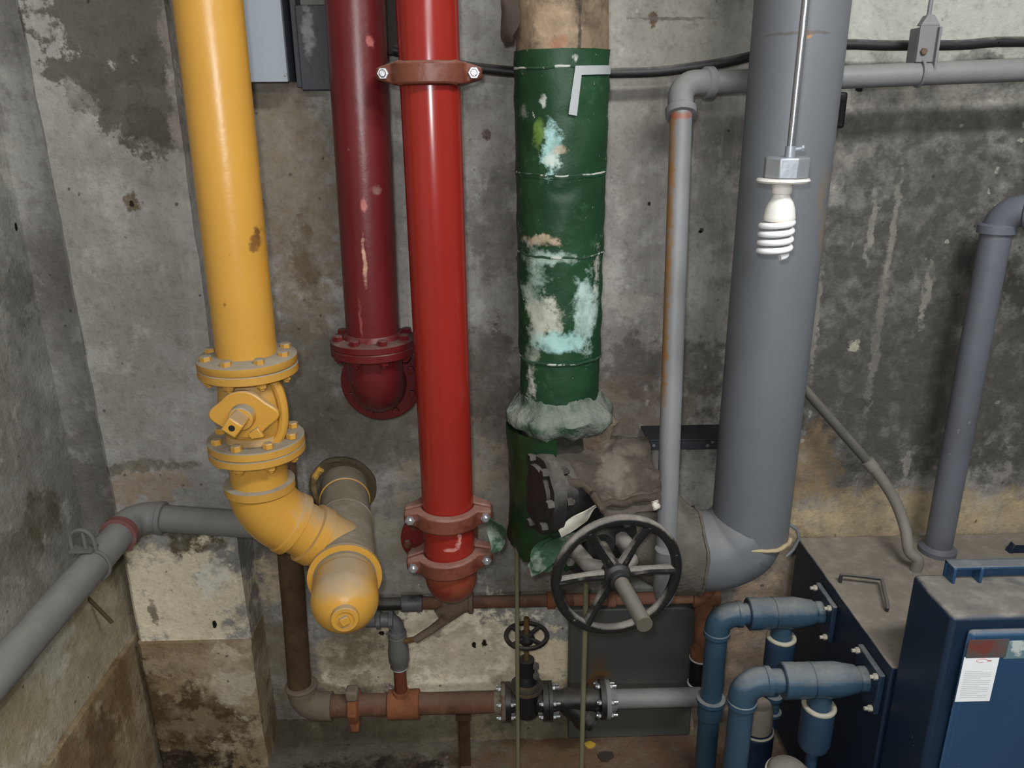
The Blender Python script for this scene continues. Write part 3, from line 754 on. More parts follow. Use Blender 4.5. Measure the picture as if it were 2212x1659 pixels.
MB().lathe(fl0-Z*0.015+X*0.040+YY*0.015, -Z, [(0, 0.070), (0.02, 0.084), (0.05, 0.078), (0.09, 0.068), (0.095, 0.05)], 60, jit=0.012).build('bare_lagging', M_tan, t2, ang=60)
M_gflap = paint('torn_green_sheet', S(44, 78, 52), 0.6, vary=0.5, second=S(120, 132, 120), sscale=16, slo=0.52, shi=0.62, bump=0.2)
flap(1075, 1125, 1070, 1195, GY-0.08, 0.035, M_gflap, t2, 'torn_flap', 0.015, ph=2)
flap(1140, 1235, 1262, 1150, GY-0.135, 0.036, M_gflap, t2, 'torn_strip', 0.01, ph=4)
flap(1170, 1225, 1195, 1165, GY-0.12, 0.06, M_gflap, t2, 'torn_flap', 0.01, ph=7)
M_paper = paint('pale_torn_lining', S(206, 202, 188), 0.9, vary=0.3, bump=0.1)
plabel(flap(1212, 1150, 1294, 1094, GY-0.165, 0.026, M_paper, t2, 'torn_lining', 0.006, ph=1), 'pale torn lining')

# ------------------------------------------------------------------ big gate valve with handwheel
wc = atz(1333, 1243, zv); tip = atz(1394, 1352, zv)
sd = (tip-wc).normalized()                     # stem direction, towards the viewer
bc = wc - sd*((wc.y-GY)/-abs(sd.y)*-1) if False else wc - sd*((GY-wc.y)/abs(sd.y))
t = thing('gate_valve', 'large black gate valve with a six-spoke handwheel and long threaded stem', 'valve', bc-Z*0.10)
M_dustyblack = paint('dusty_black_iron', S(30, 30, 29), 0.6, dust=0.85, dustcol=S(92, 86, 79), dlo=0.2, dhi=0.95, vary=0.3, bump=0.2)
M_wheel = paint('handwheel_black', S(26, 26, 26), 0.35, dust=1.0, dustcol=S(112, 108, 102), dlo=0.30, dhi=0.6, chips=0.9, chipcol=S(128, 124, 118), bump=0.15)
fx0 = ec.x+0.112
mb = MB().cyl(V((fx0-0.0, GY, zv)), V((bc.x+0.10, GY, zv)), 0.072, n=40)
mb.lathe(bc, sd, [(-0.07, 0.06), (-0.05, 0.085), (0.05, 0.080), (0.085, 0.070), (0.09, 0.055)], 40)
mb.build('body', M_dustyblack, t)
fpos = at(1172, 1064, 1.49); fax = V((-0.93, -0.36, 0.06)).normalized()
MB().lathe(fpos, fax, [(-0.05, 0.070), (-0.020, 0.074), (-0.016, 0.086), (0.006, 0.087), (0.012, 0.082), (0.013, 0.066), (0.020, 0.062), (0.022, 0.0)], 48, jit=0.003).build('side_flange', M_dustyblack, t)
flange_bolts(t, fpos, fax, 0.074, 7, 0.012, 0.018, M_dustyblack, 0.011, ph=R(20), hh=0.014)
MB().tube([fpos-fax*0.03, fpos-fax*0.07, bc+V((0, -0.02, -0.02))], [0.070, 0.066, 0.075], n=32, jit=0.004).build('side_neck', M_dustyblack, t)
# bonnet, yoke
M_yoke = paint('grey_dusty_yoke', S(112, 108, 103), 0.8, dust=0.7, dustcol=S(150, 145, 137), vary=0.4, bump=0.2)
mb = MB().lathe(bc+sd*0.085, sd, [(0, 0.082), (0.004, 0.090), (0.022, 0.090), (0.026, 0.084), (0.028, 0.040), (0.05, 0.030)], 40)
mb.build('bonnet', M_dustyblack, t)
flange_bolts(t, bc+sd*0.096, sd, 0.074, 8, 0.013, 0.013, M_yoke, 0.011, ph=R(12))
d_, su, sv = ortho(sd)
wl = (wc-bc).length
for s_ in (-1, 1):
    pts = [bc+sd*0.10+su*0.05*s_, bc+sd*0.13+su*0.056*s_-sv*0.004, bc+sd*(wl-0.045)+su*0.045*s_, bc+sd*(wl-0.02)+su*0.015*s_]
    pp = []
    for i in range(13):
        q = i/12*3; k = min(2, int(q)); pp.append(lerp(pts[k], pts[k+1], q-k))
    MB().tube(pp, [0.019]*5+[0.016]*8, n=12, jit=0.003).build('yoke_arm', M_yoke, t)
st_ = MB().lathe(bc+sd*0.09, sd, [(i*0.0018, 0.0135 if i % 2 else 0.0152) for i in range(int((tip-bc).length/0.0018)-50)], 20)
st_.build('stem', paint('threaded_stem', S(84, 80, 70), 0.6, dust=0.2, vary=0.3, bump=0.1), t, ang=80)
# handwheel
hw = MB()
hw.torus(wc, sd, 0.125, 0.0108, 80, 14)
rim = hw.build('handwheel', M_wheel, t)
MB().lathe(wc-sd*0.022, sd, [(0, 0.024), (0.006, 0.03), (0.03, 0.028), (0.036, 0.022), (0.048, 0.021), (0.05, 0.017)], 24).build('hub', M_black_iron, rim)
for k in range(6):
    a = R(60*k); e = su*math.cos(a)+sv*math.sin(a)
    MB().tube([wc-sd*0.006+e*0.018, wc-sd*0.007+e*0.07, wc+e*0.122], [0.0125, 0.0095, 0.0110], n=10).build('spoke', M_wheel, rim)
# cloth jacket draped over the valve
M_jacket = paint('dirty_valve_jacket', S(70, 63, 55), 0.92, vary=0.6, second=S(92, 84, 75), sscale=9, slo=0.5, shi=0.66, bump=0.4, bscale=12, chips=0.5, chipcol=S(52, 42, 34), blobs=[
    (at(1318, 1010, 1.5), (0.03, 0.1, 0.035), S(114, 105, 94), 0.9, 0.3, 0.02, 16), (at(1403, 1058, 1.48), (0.008, 0.08, 0.014), S(222, 218, 206), 1.0, 0.25, 0.004, 30)])
jx0, jx1 = at(1176, 985, 1.52).x, at(1422, 1000, 1.45).x
jt = thing('insulation_jacket', 'grimy brown insulation jacket draped over the large gate valve', 'insulation cover', V((bc.x, GY, zv+0.05)))
def jf(u, v):
    xs = jx0 + 0.115*max(0, (v-0.52)/0.48)
    x = xs+(jx1-xs)*u
    th = R(-50 + 112*v)
    r = 0.165 + 0.004*math.sin(u*7) + (0.008 if 0.88 < v < 0.95 else 0)
    p = V((x, GY-0.05-r*math.sin(th), zv+0.035+r*math.cos(th)*(0.92+0.08*u)))
    return p + noise.noise_vector(p*11)*0.020 + noise.noise_vector(p*28)*0.011 + noise.noise_vector(p*70)*0.003
MB().grid(jf, 60, 60, 0.004).build('cover', M_jacket, jt, ang=70)
M_hem = paint('grimy_hem', S(72, 62, 52), 0.9, vary=0.5, bump=0.3)
pts = [jf(u/24, 0.93)+V((0, -0.004, 0)) for u in range(25)]
MB().tube(pts, 0.0075, n=10, jit=0.003).build('rolled_hem', M_hem, jt)
pts = [jf(0.015, 0.52+0.44*i/24)+V((0, -0.004, 0.004)) for i in range(25)]
MB().tube(pts, 0.0085, n=10, jit=0.003).build('side_hem', M_hem, jt)

# ------------------------------------------------------------------ big grey pipe and insulated run
BY = 1.565
bA, bB = at(1733, 0, BY), at(1620, 1130, BY)
M_grey = paint('grey_pipe_paint', S(101, 105, 110), 0.5, vary=0.14, chips=0.12, chipcol=S(150, 150, 148), bump=0.03, spec=0.4, dust=0.3, dustcol=S(120, 118, 112), blobs=[
    (at(1745, 76, BY-0.08), (0.006, 0.06, 0.005), S(176, 128, 70), 0.95, 0.3, 0.003, 40), (at(1735, 72, BY-0.08), (0.06, 0.08, 0.003), S(84, 80, 76), 0.9, 0.4, 0.006, 20),
    (at(1765, 420, BY-0.04), (0.012, 0.06, 0.05), S(120, 104, 78), 0.6, 0.5, 0.02, 14), (at(1770, 500, BY-0.03), (0.010, 0.06, 0.05), S(126, 108, 80), 0.6, 0.5, 0.02, 14)])
sm = ypix(bA, bB, 1150)
t = thing('large_grey_pipe', 'large smooth grey painted pipe standing behind the hanging bulb', 'pipe', sm)
MB().cyl(sm, zon(bA, bB, CEIL), 0.0845, n=64).build('pipe', M_grey, t)
t = thing('grey_elbow', 'grey sheathed elbow at the foot of the large grey pipe with a torn rim', 'pipe fitting', V((sm.x, BY, 0.70)))
zg = 0.752
ec = V((sm.x+0.002, BY, zg))
pth = [V((sm.x, BY, sm.z+0.03)), V((sm.x, BY, sm.z+0.003)), V((sm.x, BY, sm.z+0.001))] + [q for q in arc(ec, -Z, -X, 0.092, 22) if q.z < sm.z-0.004] + [ec-X*0.125, ec-X*0.165]
n_ = len(pth)
MB().tube(pth, [0.0835, 0.0835]+[0.0895]*2+[0.0915]*(n_-4), n=64, jit=0.0018).build('sheath', M_grey, t, ang=60)
M_torn = paint('torn_cream_rim', S(178, 162, 128), 0.8, vary=0.4, bump=0.2)
mb = MB()
pts = []
for i in range(40):
    a = R(-175+150*i/39); q = sm+V((math.cos(a)*0.0885, math.sin(a)*0.0885, 0.004-0.004*math.cos(a)+noise.noise(V((a*4, 0, 0)))*0.004)); pts.append(q)
MB().tube(pts[2:], [0.0016+0.0034*min(1, max(0, (i-8)/20)) for i in range(38)], n=8, jit=0.0015).build('torn_rim', M_torn, t)
lp = sm+V((0.082, -0.02, 0.0))
MB().tube([lp+V((0.0, 0, 0.03)), lp+V((0.016, -0.005, 0.02)), lp+V((0.022, -0.008, 0.0)), lp+V((0.012, -0.008, -0.03)), lp+V((-0.004, -0.012, -0.045))], 0.004, n=10).build('band_end', M_grey, t)
# insulated run between valve and elbow
M_run = paint('dusty_grey_lagging', S(84, 80, 73), 0.9, vary=0.5, second=S(106, 96, 84), sscale=7, slo=0.5, shi=0.7, bump=0.4, dust=0.5, dustcol=S(102, 97, 88))
t = thing('insulated_pipe', 'dusty lagged pipe section between the gate valve and the grey elbow', 'pipe', V((0.37, GY, zv-0.1)))
ra_ = V((bc.x+0.10, GY+0.035, zv+0.01)); rb_ = V((ec.x-0.172, BY, zg))
MB().tube([lerp(ra_, rb_, i/16) for i in range(17)]+[rb_+X*0.03, rb_+X*0.055], [0.106-0.007*i/16 for i in range(17)]+[0.0985, 0.0975], n=64, jit=0.006).build('lagging', M_run, t, ang=60)
MB().torus(rb_+X*0.052, X, 0.0975, 0.004, jit=0.004).build('band', M_run, t)
# steel strip behind
M_slate = paint('dark_slate_steel', S(48, 52, 58), 0.6, vary=0.4, chips=0.8, chipcol=S(120, 124, 128), bump=0.1)
a = at(1398, 960, 1.76); b = at(1560, 962, 1.76)
t = thing('steel_angle', 'dark perforated steel strip fixed behind the large grey pipe', 'bracket', a)
mb = MB().box2((a.x, 1.757, a.z-0.013), (b.x+0.05, 1.763, b.z+0.013)); mb.box2((a.x, 1.757, a.z+0.008), (b.x+0.05, WALL, a.z+0.013))
sob = mb.build('strip', M_slate, t, bevel=0.001)
for px in (1412, 1528):
    p = at(px, 962, 1.756); MB().cyl(p, p+V((0, -0.002, 0)), 0.004, n=12).build('rivet', M_steel, t)
# black strip clipped on the wall beside the grey pipe
a = at(1808, 238, WALL-0.02)
t = MB().box(a, (0.024, 0.045, 0.075)).build('switch_box', paint('black_plastic', S(20, 20, 22), 0.5), bevel=0.005, loc=a)
tag(t, 'small black box on the wall peeping out right of the large grey pipe', 'box')

# ------------------------------------------------------------------ hanging lamp with spiral bulb
LY = 1.30
lA, lB = at(1741, 0, LY), at(1707, 330, LY)
M_emt = paint('bright_conduit', S(170, 174, 180), 0.25, metal=0.85, vary=0.15)
M_castbox = paint('cast_aluminium', S(150, 156, 162), 0.38, metal=0.45, vary=0.25, bump=0.06)
M_bulb = paint('white_bulb_glass', S(226, 228, 230), 0.2, vary=0.03)
M_bulbbase = paint('cream_bulb_base', S(216, 216, 210), 0.35, vary=0.06, blobs=[(at(1690, 485, LY-0.02), (0.02, 0.03, 0.004), S(190, 150, 90), 0.6, 0.5, 0.004, 30)])
ls = lB; 
t = thing('pendant_lamp', 'unlit lamp holder hanging on a bright metal conduit before the large grey pipe', 'lamp', ypix(lA, lB, 400))
MB().cyl(ls, zon(lA, lB, CEIL), 0.0063, n=20).build('conduit', M_emt, t)
mb = MB().cyl(ls-Z*0.008, ls+Z*0.010, 0.0085, n=16); mb.cyl(ls+V((0.006, -0.002, 0.005)), ls+V((0.018, -0.006, 0.007)), 0.0035, n=10); mb.hexa(ls+V((0.016, -0.005, 0.007)), V((1, -0.3, 0.1)), 0.005, 0.004)
mb.build('conduit_clamp', M_castbox, t)
bt = V((at(1700, 345, LY).x, LY, ls.z-0.006))
zb0 = at(1697, 384, LY).z
MB().lathe(bt, -Z, [(0, 0.034), (0.002, 0.0365), (bt.z-zb0-0.002, 0.0365), (bt.z-zb0, 0.035)], 8, ph=R(10)).build('junction_box', M_castbox, t, bevel=0.0015, ang=30)
rc = V((bt.x-0.003, LY, zb0))
MB().lathe(rc, -Z, [(0, 0.036), (0.001, 0.041), (0.004, 0.0425), (0.007, 0.040), (0.008, 0.027), (0.010, 0.0165), (0.024, 0.0160), (0.027, 0.0135), (0.030, 0.0135)], 48).build('lamp_holder', M_white_glaze, t)
t = thing('light_bulb', 'white spiral energy-saving bulb, unlit, in the hanging lamp holder', 'light bulb', V((rc.x, LY, at(1680, 560, LY).z)))
bz = rc.z-0.025
zsp = at(1685, 478, LY).z
hb = bz-zsp
MB().lathe(V((rc.x, LY, bz)), -Z, [(0, 0.0140), (0.005, 0.0142), (0.007, 0.0155), (0.014, 0.0200), (0.024, 0.0235), (0.036, 0.0252), (hb-0.006, 0.0258), (hb-0.001, 0.0245), (hb, 0.022)], 40).build('base', M_bulbbase, t)
zend = at(1680, 556, LY).z
pts = []; turns = 4.35; N_ = 170
for i in range(N_+1):
    q = i/N_; a = -q*turns*2*PI + R(60)
    r = 0.0245 if q < 0.93 else 0.0245-(q-0.93)/0.07*0.010
    pts.append(V((rc.x-0.003+math.cos(a)*r, LY+math.sin(a)*r, zsp+0.002-(zsp-zend)*q)))
pts = [V((rc.x+0.006, LY-0.006, zsp+0.004))] + pts
MB().tube(pts, 0.0052, n=14).build('spiral_tube', M_bulb, t)

# ------------------------------------------------------------------ thin grey conduit, elbow, horizontal pipe
M_galv = paint('galvanised_grey', S(122, 124, 126), 0.5, vary=0.3, chips=0.3, chipcol=S(160, 158, 152), bump=0.08, dust=0.4, dustcol=S(130, 128, 122))
uA, uB = at(1471, 245, 1.645), at(1436, 1265, 1.45)
M_galvrust = paint('rust_streaked_conduit', S(122, 124, 126), 0.5, vary=0.3, bump=0.06, blobs=[
    (at(1452+dx, py, 1.62-(py-300)/900*0.15) - V((0.004, 0, 0)), (0.006, 0.06, 0.10), S(134, 96, 54), 0.9, 0.45, 0.008, 20) for (dx, py) in ((4, 300), (0, 420), (-4, 540), (-10, 650), (-14, 760))]
    + [(at(1468, 250, 1.62), (0.03, 0.06, 0.006), S(140, 70, 44), 0.9, 0.4, 0.003, 20)])
t = thing('conduit_pipe', 'slim grey vertical pipe with a brown rust streak down its left side', 'pipe', uB)
MB().cyl(uB, uA+Z*0.01, 0.0220, n=36).build('pipe', M_galvrust, t)
MB().lathe(uB, Z, [(-0.045, 0.012), (-0.03, 0.02), (0, 0.0255), (0.09, 0.0255), (0.092, 0.022)], 32).build('end_socket', M_galv, t)
hA, hB = at(1545, 178, 1.70), at(2212, 151, 1.70)
hd = (hB-hA).normalized()
co = V((uA.x+0.002, 1.68, hA.z - (hA.x-uA.x)*hd.z/hd.x))
t = thing('conduit_elbow', 'grey threaded elbow joining the slim vertical pipe to the horizontal pipe', 'pipe fitting', uA)
MB().tube([uA] + arc(co, (co-uA), (hA-co), 0.044, 12) + [hA-hd*0.008], 0.0255, n=36).build('elbow', M_galv, t)
ua = (co-uA).normalized()
for p, d in ((uA, ua), (hA-hd*0.012, -(hA-co).normalized())):
    MB().lathe(p, d, [(-0.006, 0.027), (-0.005, 0.031), (0.010, 0.031), (0.014, 0.0258)], 36).build('bead', M_galv, t)
t = thing('horizontal_pipe', 'grey horizontal pipe passing behind the large grey pipe to the right edge', 'pipe', hA)
MB().cyl(hA-hd*0.01, hA+hd*1.9, 0.0225, n=36).build('pipe', M_galv, t)
# hanger
hp = at(1985, 158, 1.70)
t = thing('pipe_hanger', 'grey strap hanger on a thin rod holding the horizontal pipe at upper right', 'pipe hanger', hp)
mb = MB().torus(hp, hd, 0.0255, 0.0035, 40, 8)
mb.box2(hp+V((-0.016, -0.006, 0.02)), hp+V((-0.010, 0.03, 0.085))); mb.box2(hp+V((0.018, -0.022, 0.0)), hp+V((0.023, 0.012, 0.085)))
mb.box2(hp+V((-0.016, -0.012, 0.020)), hp+V((0.023, -0.006, 0.088)))
mb.prism([hp+V((-0.016, -0.012, 0.088)), hp+V((0.023, -0.012, 0.088)), hp+V((0.012, -0.006, 0.108)), hp+V((-0.002, -0.006, 0.108))], (0, 0.02, 0))
mb.build('strap', M_galv, t, bevel=0.0015)
rp_ = at(2000, 75, 1.705)
MB().cyl(V((rp_.x, 1.705, hp.z+0.10)), V((rp_.x+0.005, 1.705, CEIL)), 0.0042, n=12).build('rod', M_galv, t)
MB().hexa(hp+V((-0.004, -0.012, 0.04)), -YY, 0.007, 0.006).build('bolt', rusty('hanger_rust', S(110, 96, 80), S(96, 80, 66), S(80, 60, 44)), t)
# black cable
M_cable = paint('black_cable', S(26, 26, 28), 0.55, dust=0.8, dustcol=S(92, 90, 88), dlo=0.4, dhi=0.9, vary=0.2)
cp = [(850, 108), (925, 122), (1000, 142), (1060, 150), (1115, 155), (1220, 160), (1330, 158), (1420, 155), (1500, 145), (1570, 134), (1640, 118), (1740, 100), (1830, 96), (1900, 98), (1985, 98), (2080, 97), (2150, 91), (2260, 90)]
pts = [at(px, py, 1.78) for px, py in cp]
def smooth(P, k=4):
    out = []
    for i in range(len(P)-1):
        p0, p1, p2, p3 = P[max(0, i-1)], P[i], P[i+1], P[min(len(P)-1, i+2)]
        for j in range(k):
            s_ = j/k
            out.append(0.5*((2*p1)+(p2-p0)*s_+(2*p0-5*p1+4*p2-p3)*s_*s_+(3*p1-p0-3*p2+p3)*s_**3))
    return out+[P[-1]]
pts += [pts[-1]+X*1.0]
o = MB().tube(smooth(pts), 0.0105, n=14).build('cable', M_cable, loc=pts[4]); tag(o, 'thick black cable sagging along the back wall behind the pipes', 'cable')
# far-right grey pipe
RZ = 0.636                                     # height of the low cabinet's top
M_bgrey = paint('blue_grey_pipe', S(98, 102, 110), 0.5, vary=0.3, chips=0.5, chipcol=S(150, 150, 146), bump=0.06)
qY = 1.725
qA, qB = at(2152, 500, qY), at(2022, 1205, qY)
t = thing('cabinet_pipe', 'blue-grey vertical pipe rising from the dusty cabinet at the right', 'pipe', qB)
qB = zon(qA, qB, RZ+0.03)
MB().cyl(qB-Z*0.03, qA+Z*0.012, 0.0320, n=40).build('pipe', M_bgrey, t)
MB().lathe(qB-Z*0.03, Z, [(0, 0.044), (0.012, 0.044), (0.018, 0.036), (0.022, 0.0305)], 40).build('base_ring', M_bgrey, t)
t = thing('cabinet_pipe_elbow', 'blue-grey elbow at the right edge, on top of the cabinet pipe', 'pipe fitting', qA)
qc = V((qA.x+0.004, qY, at(2165, 452, qY).z)); qd = V((0.72, -0.7, 0)).normalized()
MB().tube([qA] + arc(qc, Z, qd, 0.045, 12) + [qc+qd*0.07], 0.034, n=40).build('elbow', M_bgrey, t)
for p, d in ((qA, Z), (qc+qd*0.062, -qd)):
    MB().lathe(p, d, [(-0.004, 0.034), (-0.003, 0.039), (0.014, 0.039), (0.018, 0.034)], 40).build('bead', M_bgrey, t)
t = thing('grey_branch_pipe', 'short blue-grey pipe leaving the elbow through the right edge', 'pipe', qc+qd*0.07)
MB().cyl(qc+qd*0.066, qc+qd*0.9, 0.0295, n=36).build('pipe', M_bgrey, t)

# ------------------------------------------------------------------ electrical panel and dark box (upper left)
M_panel = paint('pale_grey_panel', S(150, 158, 166), 0.4, vary=0.06, bump=0.01)
M_panelside = paint('panel_side', S(56, 60, 66), 0.5)
PYF = 1.765
p0 = at(470, 178, PYF); p1 = at(622, 178, PYF)
t = thing('electrical_panel', 'pale grey metal panel on the wall beside the yellow pipe', 'electrical panel', V((p1.x-0.07, WALL, p1.z)))
MB().box2((p0.x, PYF+0.006, p0.z+0.002), (p1.x+0.002, WALL, 2.6)).build('body', M_panelside, t)
MB().box2((p0.x, PYF, p0.z), (p1.x, PYF+0.006, 2.6)).build('cover', M_panel, t, bevel=0.001)
q = at(617, 161, PYF); MB().cyl(q, q-V((0, 0.003, 0)), 0.003, n=12).build('screw', M_steel, t)
M_slatebox = paint('slate_box_paint', S(54, 58, 64), 0.55, vary=0.4, chips=0.8, chipcol=S(120, 124, 128), bump=0.08, blobs=[(at(664, 65, 1.79), (0.01, 0.1, 0.04), S(140, 142, 146), 0.8, 0.4, 0.012, 30)])
b0 = at(640, 195, 1.79); b1 = at(846, 100, 1.79)
t = thing('junction_box', 'scuffed dark slate steel box behind the maroon pipe', 'electrical box', V((b0.x+0.05, WALL, b0.z)))
MB().box2((b0.x+0.012, 1.79, b0.z), (at(760, 100, 1.79).x, WALL, at(680, 10, 1.79).z)).build('body', M_slatebox, t, bevel=0.002)
MB().box2((b0.x-0.0, 1.80, b0.z+0.006), (b0.x+0.012, WALL, at(680, -40, 1.79).z)).build('side_lip', M_slatebox, t, bevel=0.001)
M_dkbrown = paint('dark_bracket', S(44, 38, 34), 0.8, vary=0.4)
a = at(846, 60, WALL-0.03)
o = MB().box2((a.x-0.03, WALL-0.05, at(846, 118, WALL-0.05).z), (a.x+0.03, WALL, CEIL)).build('cable_trunking', M_dkbrown, bevel=0.002, loc=V((a.x, WALL, a.z)))
tag(o, 'dark wall trunking glimpsed between the maroon and bright red pipes', 'trunking')
# little hook right of the yellow pipe
a = at(566, 432, WALL)
o = MB().tube([a, a-V((0, 0.02, 0)), a-V((0.006, 0.022, 0.006)), a-V((-0.006, 0.022, 0.008))], 0.003, n=8).build('wall_tie', rusty('tie_rust', S(70, 56, 40), S(90, 76, 58), S(130, 120, 90)), loc=a)
tag(o, 'tiny rusty wire tie sticking out of the wall right of the yellow pipe', 'wire tie')

# ------------------------------------------------------------------ grey pipe on the left wall
M_lgrey = paint('dull_grey_pipe', S(118, 118, 116), 0.6, vary=0.3, dust=0.6, dustcol=S(128, 126, 120), dlo=0.3, dhi=0.9, chips=0.2, chipcol=S(80, 76, 70), bump=0.06)
lY = COLY-0.045
cz = at(420, 1113, lY).z
cE = V((at(292, 1118, lY).x, lY, cz))
pR = V((at(600, 1138, lY).x, lY, at(560, 1138, lY).z))
fr = atz(0, 1450, cz)                       # where the pipe leaves the frame
dl = (fr-cE).normalized()
t = thing('wall_pipe', 'dull grey pipe running along the left wall towards the camera', 'pipe', cE+dl*0.3)
MB().cyl(cE+dl*0.05, cE+dl*2.2, 0.0340, n=40).build('pipe', M_lgrey, t)
t = thing('wall_pipe', 'dull grey pipe crossing the pillar behind the yellow elbow', 'pipe', lerp(cE, pR, 0.5))
MB().cyl(lerp(cE, pR, 0.12), pR, 0.0320, n=40).build('pipe', M_lgrey, t)
t = thing('wall_pipe_elbow', 'dull grey elbow at the pillar corner with a dark red collar', 'pipe fitting', cE)
dr = (pR-cE).normalized()
MB().tube([cE+dl*0.07] + arc(cE, -dl, dr, 0.05, 12) + [cE+dr*0.065], 0.0375, n=40).build('elbow', M_lgrey, t)
M_redcol = paint('faded_red_paint', S(116, 72, 68), 0.7, vary=0.4, second=S(110, 104, 100), sscale=14)
MB().lathe(cE+dl*0.085, dl, [(-0.012, 0.0375), (-0.010, 0.0415), (0.008, 0.0415), (0.010, 0.0345)], 40).build('collar', M_redcol, t)
MB().lathe(cE+dr*0.055, dr, [(0, 0.0375), (0.002, 0.0395), (0.012, 0.0395), (0.014, 0.033)], 40).build('collar', M_lgrey, t)
# clamp on the left wall pipe
ck = cE + dl*0.215
M_clamp = paint('dusty_clamp', S(104, 102, 98), 0.8, vary=0.4, bump=0.1)
t = thing('pipe_clamp', 'dusty riser clamp holding the left wall pipe near the pillar', 'pipe clamp', ck)
_, cu, cv2 = ortho(dl)
MB().torus(ck, dl, 0.037, 0.004, 40, 8).build('ring', M_clamp, t)
kt = ck+Z*0.045-X*0.012
mb = MB()
hpts = [kt+V((-0.022, 0, -0.018)), kt+V((-0.022, 0, 0.022)), kt+V((-0.012, 0, 0.036)), kt+V((0.006, 0, 0.040)), kt+V((0.020, 0, 0.030)), kt+V((0.026, 0, 0.012)), kt+V((0.026, 0, -0.03))]
mb.tube(smooth(hpts, 4), 0.0045, n=8); mb.box(kt+V((0.002, 0, -0.004)), (0.048, 0.03, 0.005)); mb.cyl(kt+V((0.006, 0, -0.004)), kt+V((0.006, 0, 0.036)), 0.004, n=8)
mb.build('bracket', M_clamp, t)
a = atx(200, 1290, -0.955)
o = MB().cyl(V((-0.975, a.y, a.z+0.012)), V((-0.91, a.y-0.02, a.z-0.058)), 0.0045, n=12).build('wall_rod', rusty('olive_rust', S(70, 62, 40), S(84, 74, 50), S(60, 48, 34)), loc=V((-0.965, a.y, a.z)))
tag(o, 'short rusty rod poking from the left wall below the grey pipe', 'rod')

# ------------------------------------------------------------------ blue cabinets
M_blue = paint('navy_cabinet_paint', S(24, 42, 64), 0.42, vary=0.25, dust=1.0, dustcol=S(112, 108, 102), dlo=0.55, dhi=0.95, chips=0.4, chipcol=S(120, 130, 138), bump=0.03)
M_bluedoor = paint('blue_door_paint', S(40, 72, 104), 0.38, vary=0.2, chips=0.25, chipcol=S(130, 140, 146), dust=0.8, dustcol=S(110, 112, 112), dlo=0.5, dhi=0.9, bump=0.02)
M_navyside = paint('shade_toned_navy', S(20, 36, 58), 0.5, vary=0.25, dust=1.0, dustcol=S(128, 120, 110), dlo=0.5, dhi=0.9, chips=0.3, chipcol=S(70, 80, 90), bump=0.04)  # navy set darker so the cabinet side's shade sits in the colour
rx = atz(1741, 1178, RZ).x; rx = (rx + atz(1913, 1436, RZ).x)/2
rY0 = atz(1918, 1443, RZ).y; rY1 = 1.81
FZ = at(1972, 1240, rY0-0.005).z
fx = (atz(1973, 1241, FZ).x + atz(2059, 1335, FZ).x)/2
fY0 = atz(2059, 1334, FZ).y; fY1 = atz(1972, 1240, FZ).y
RX2 = 2.1
t = thing('equipment_cabinet', 'low navy cabinet with a dusty top against the back wall at right', 'equipment cabinet', V((rx+0.1, 1.6, 0)))
MB().box2((rx, rY0, 0.02), (RX2, rY1, RZ)).build('body', M_navyside, t, bevel=0.004)
for q in ((rx+0.04, rY0+0.04), (rx+0.04, rY1-0.04), (RX2-0.05, rY1-0.04), (RX2-0.05, rY0+0.06)):
    MB().cyl(V((q[0], q[1], 0)), V((q[0], q[1], 0.021)), 0.02, n=16).build('foot', M_navyside, t)
g0 = atz(1815, 1258, RZ); g1 = atz(1902, 1268, RZ); g2 = atz(1915, 1320, RZ)
M_handle = paint('dark_handle', S(52, 54, 56), 0.5, dust=0.5)
MB().tube(smooth([g0, g0+Z*0.018, lerp(g0, g1, 0.1)+Z*0.022, lerp(g0, g1, 0.9)+Z*0.022, g1+Z*0.020, lerp(g1, g2, 0.5)+Z*0.018, g2+Z*0.016, g2], 3), 0.0042, n=10).build('handle', M_handle, t)
t = thing('equipment_cabinet', 'taller bright blue cabinet at the right edge with a white notice on its door', 'equipment cabinet', V((fx+0.3, (fY0+fY1)/2, 0)))
MB().box2((fx, fY0, 0.02), (1.7, fY1, FZ)).build('body', M_blue, t, bevel=0.008)
for q in ((fx+0.04, fY0+0.04), (fx+0.04, fY1-0.04), (1.66, fY0+0.04), (1.66, fY1-0.04)):
    MB().cyl(V((q[0], q[1], 0)), V((q[0], q[1], 0.021)), 0.02, n=16).build('foot', M_blue, t)
dx0 = at(2078, 1400, fY0).x; dz1 = at(2130, 1362, fY0-0.01).z
MB().box2((dx0, fY0-0.016, 0.06), (1.66, fY0+0.001, dz1)).build('door', M_bluedoor, t, bevel=0.010)
# recessed maker's plate on the door: a faded red oval on grey
Mpl = paint('faded_nameplate', S(84, 86, 84), 0.5, vary=0.3, blobs=[(at(2132, 1400, fY0-0.02), (0.028, 0.1, 0.016), S(120, 48, 40), 0.8, 0.5, 0.004, 20)])
def door_quad(px0, py0, px1, py1, name, mat, th, par):
    a = at(px0, py0, fY0-0.017); b = at(px1, py1, fY0-0.017)
    return MB().box2((a.x, fY0-0.016, b.z), (b.x, fY0-0.016-th, a.z)).build(name, mat, par)
door_quad(2094, 1383, 2172, 1420, 'nameplate', Mpl, 0.0012, t)
M_lab = paint('pale_teal_label', S(104, 132, 142), 0.5, vary=0.5, second=S(186, 196, 194), sscale=20, slo=0.54, shi=0.6)
door_quad(2177, 1385, 2260, 1421, 'side_label', M_lab, 0.001, t)
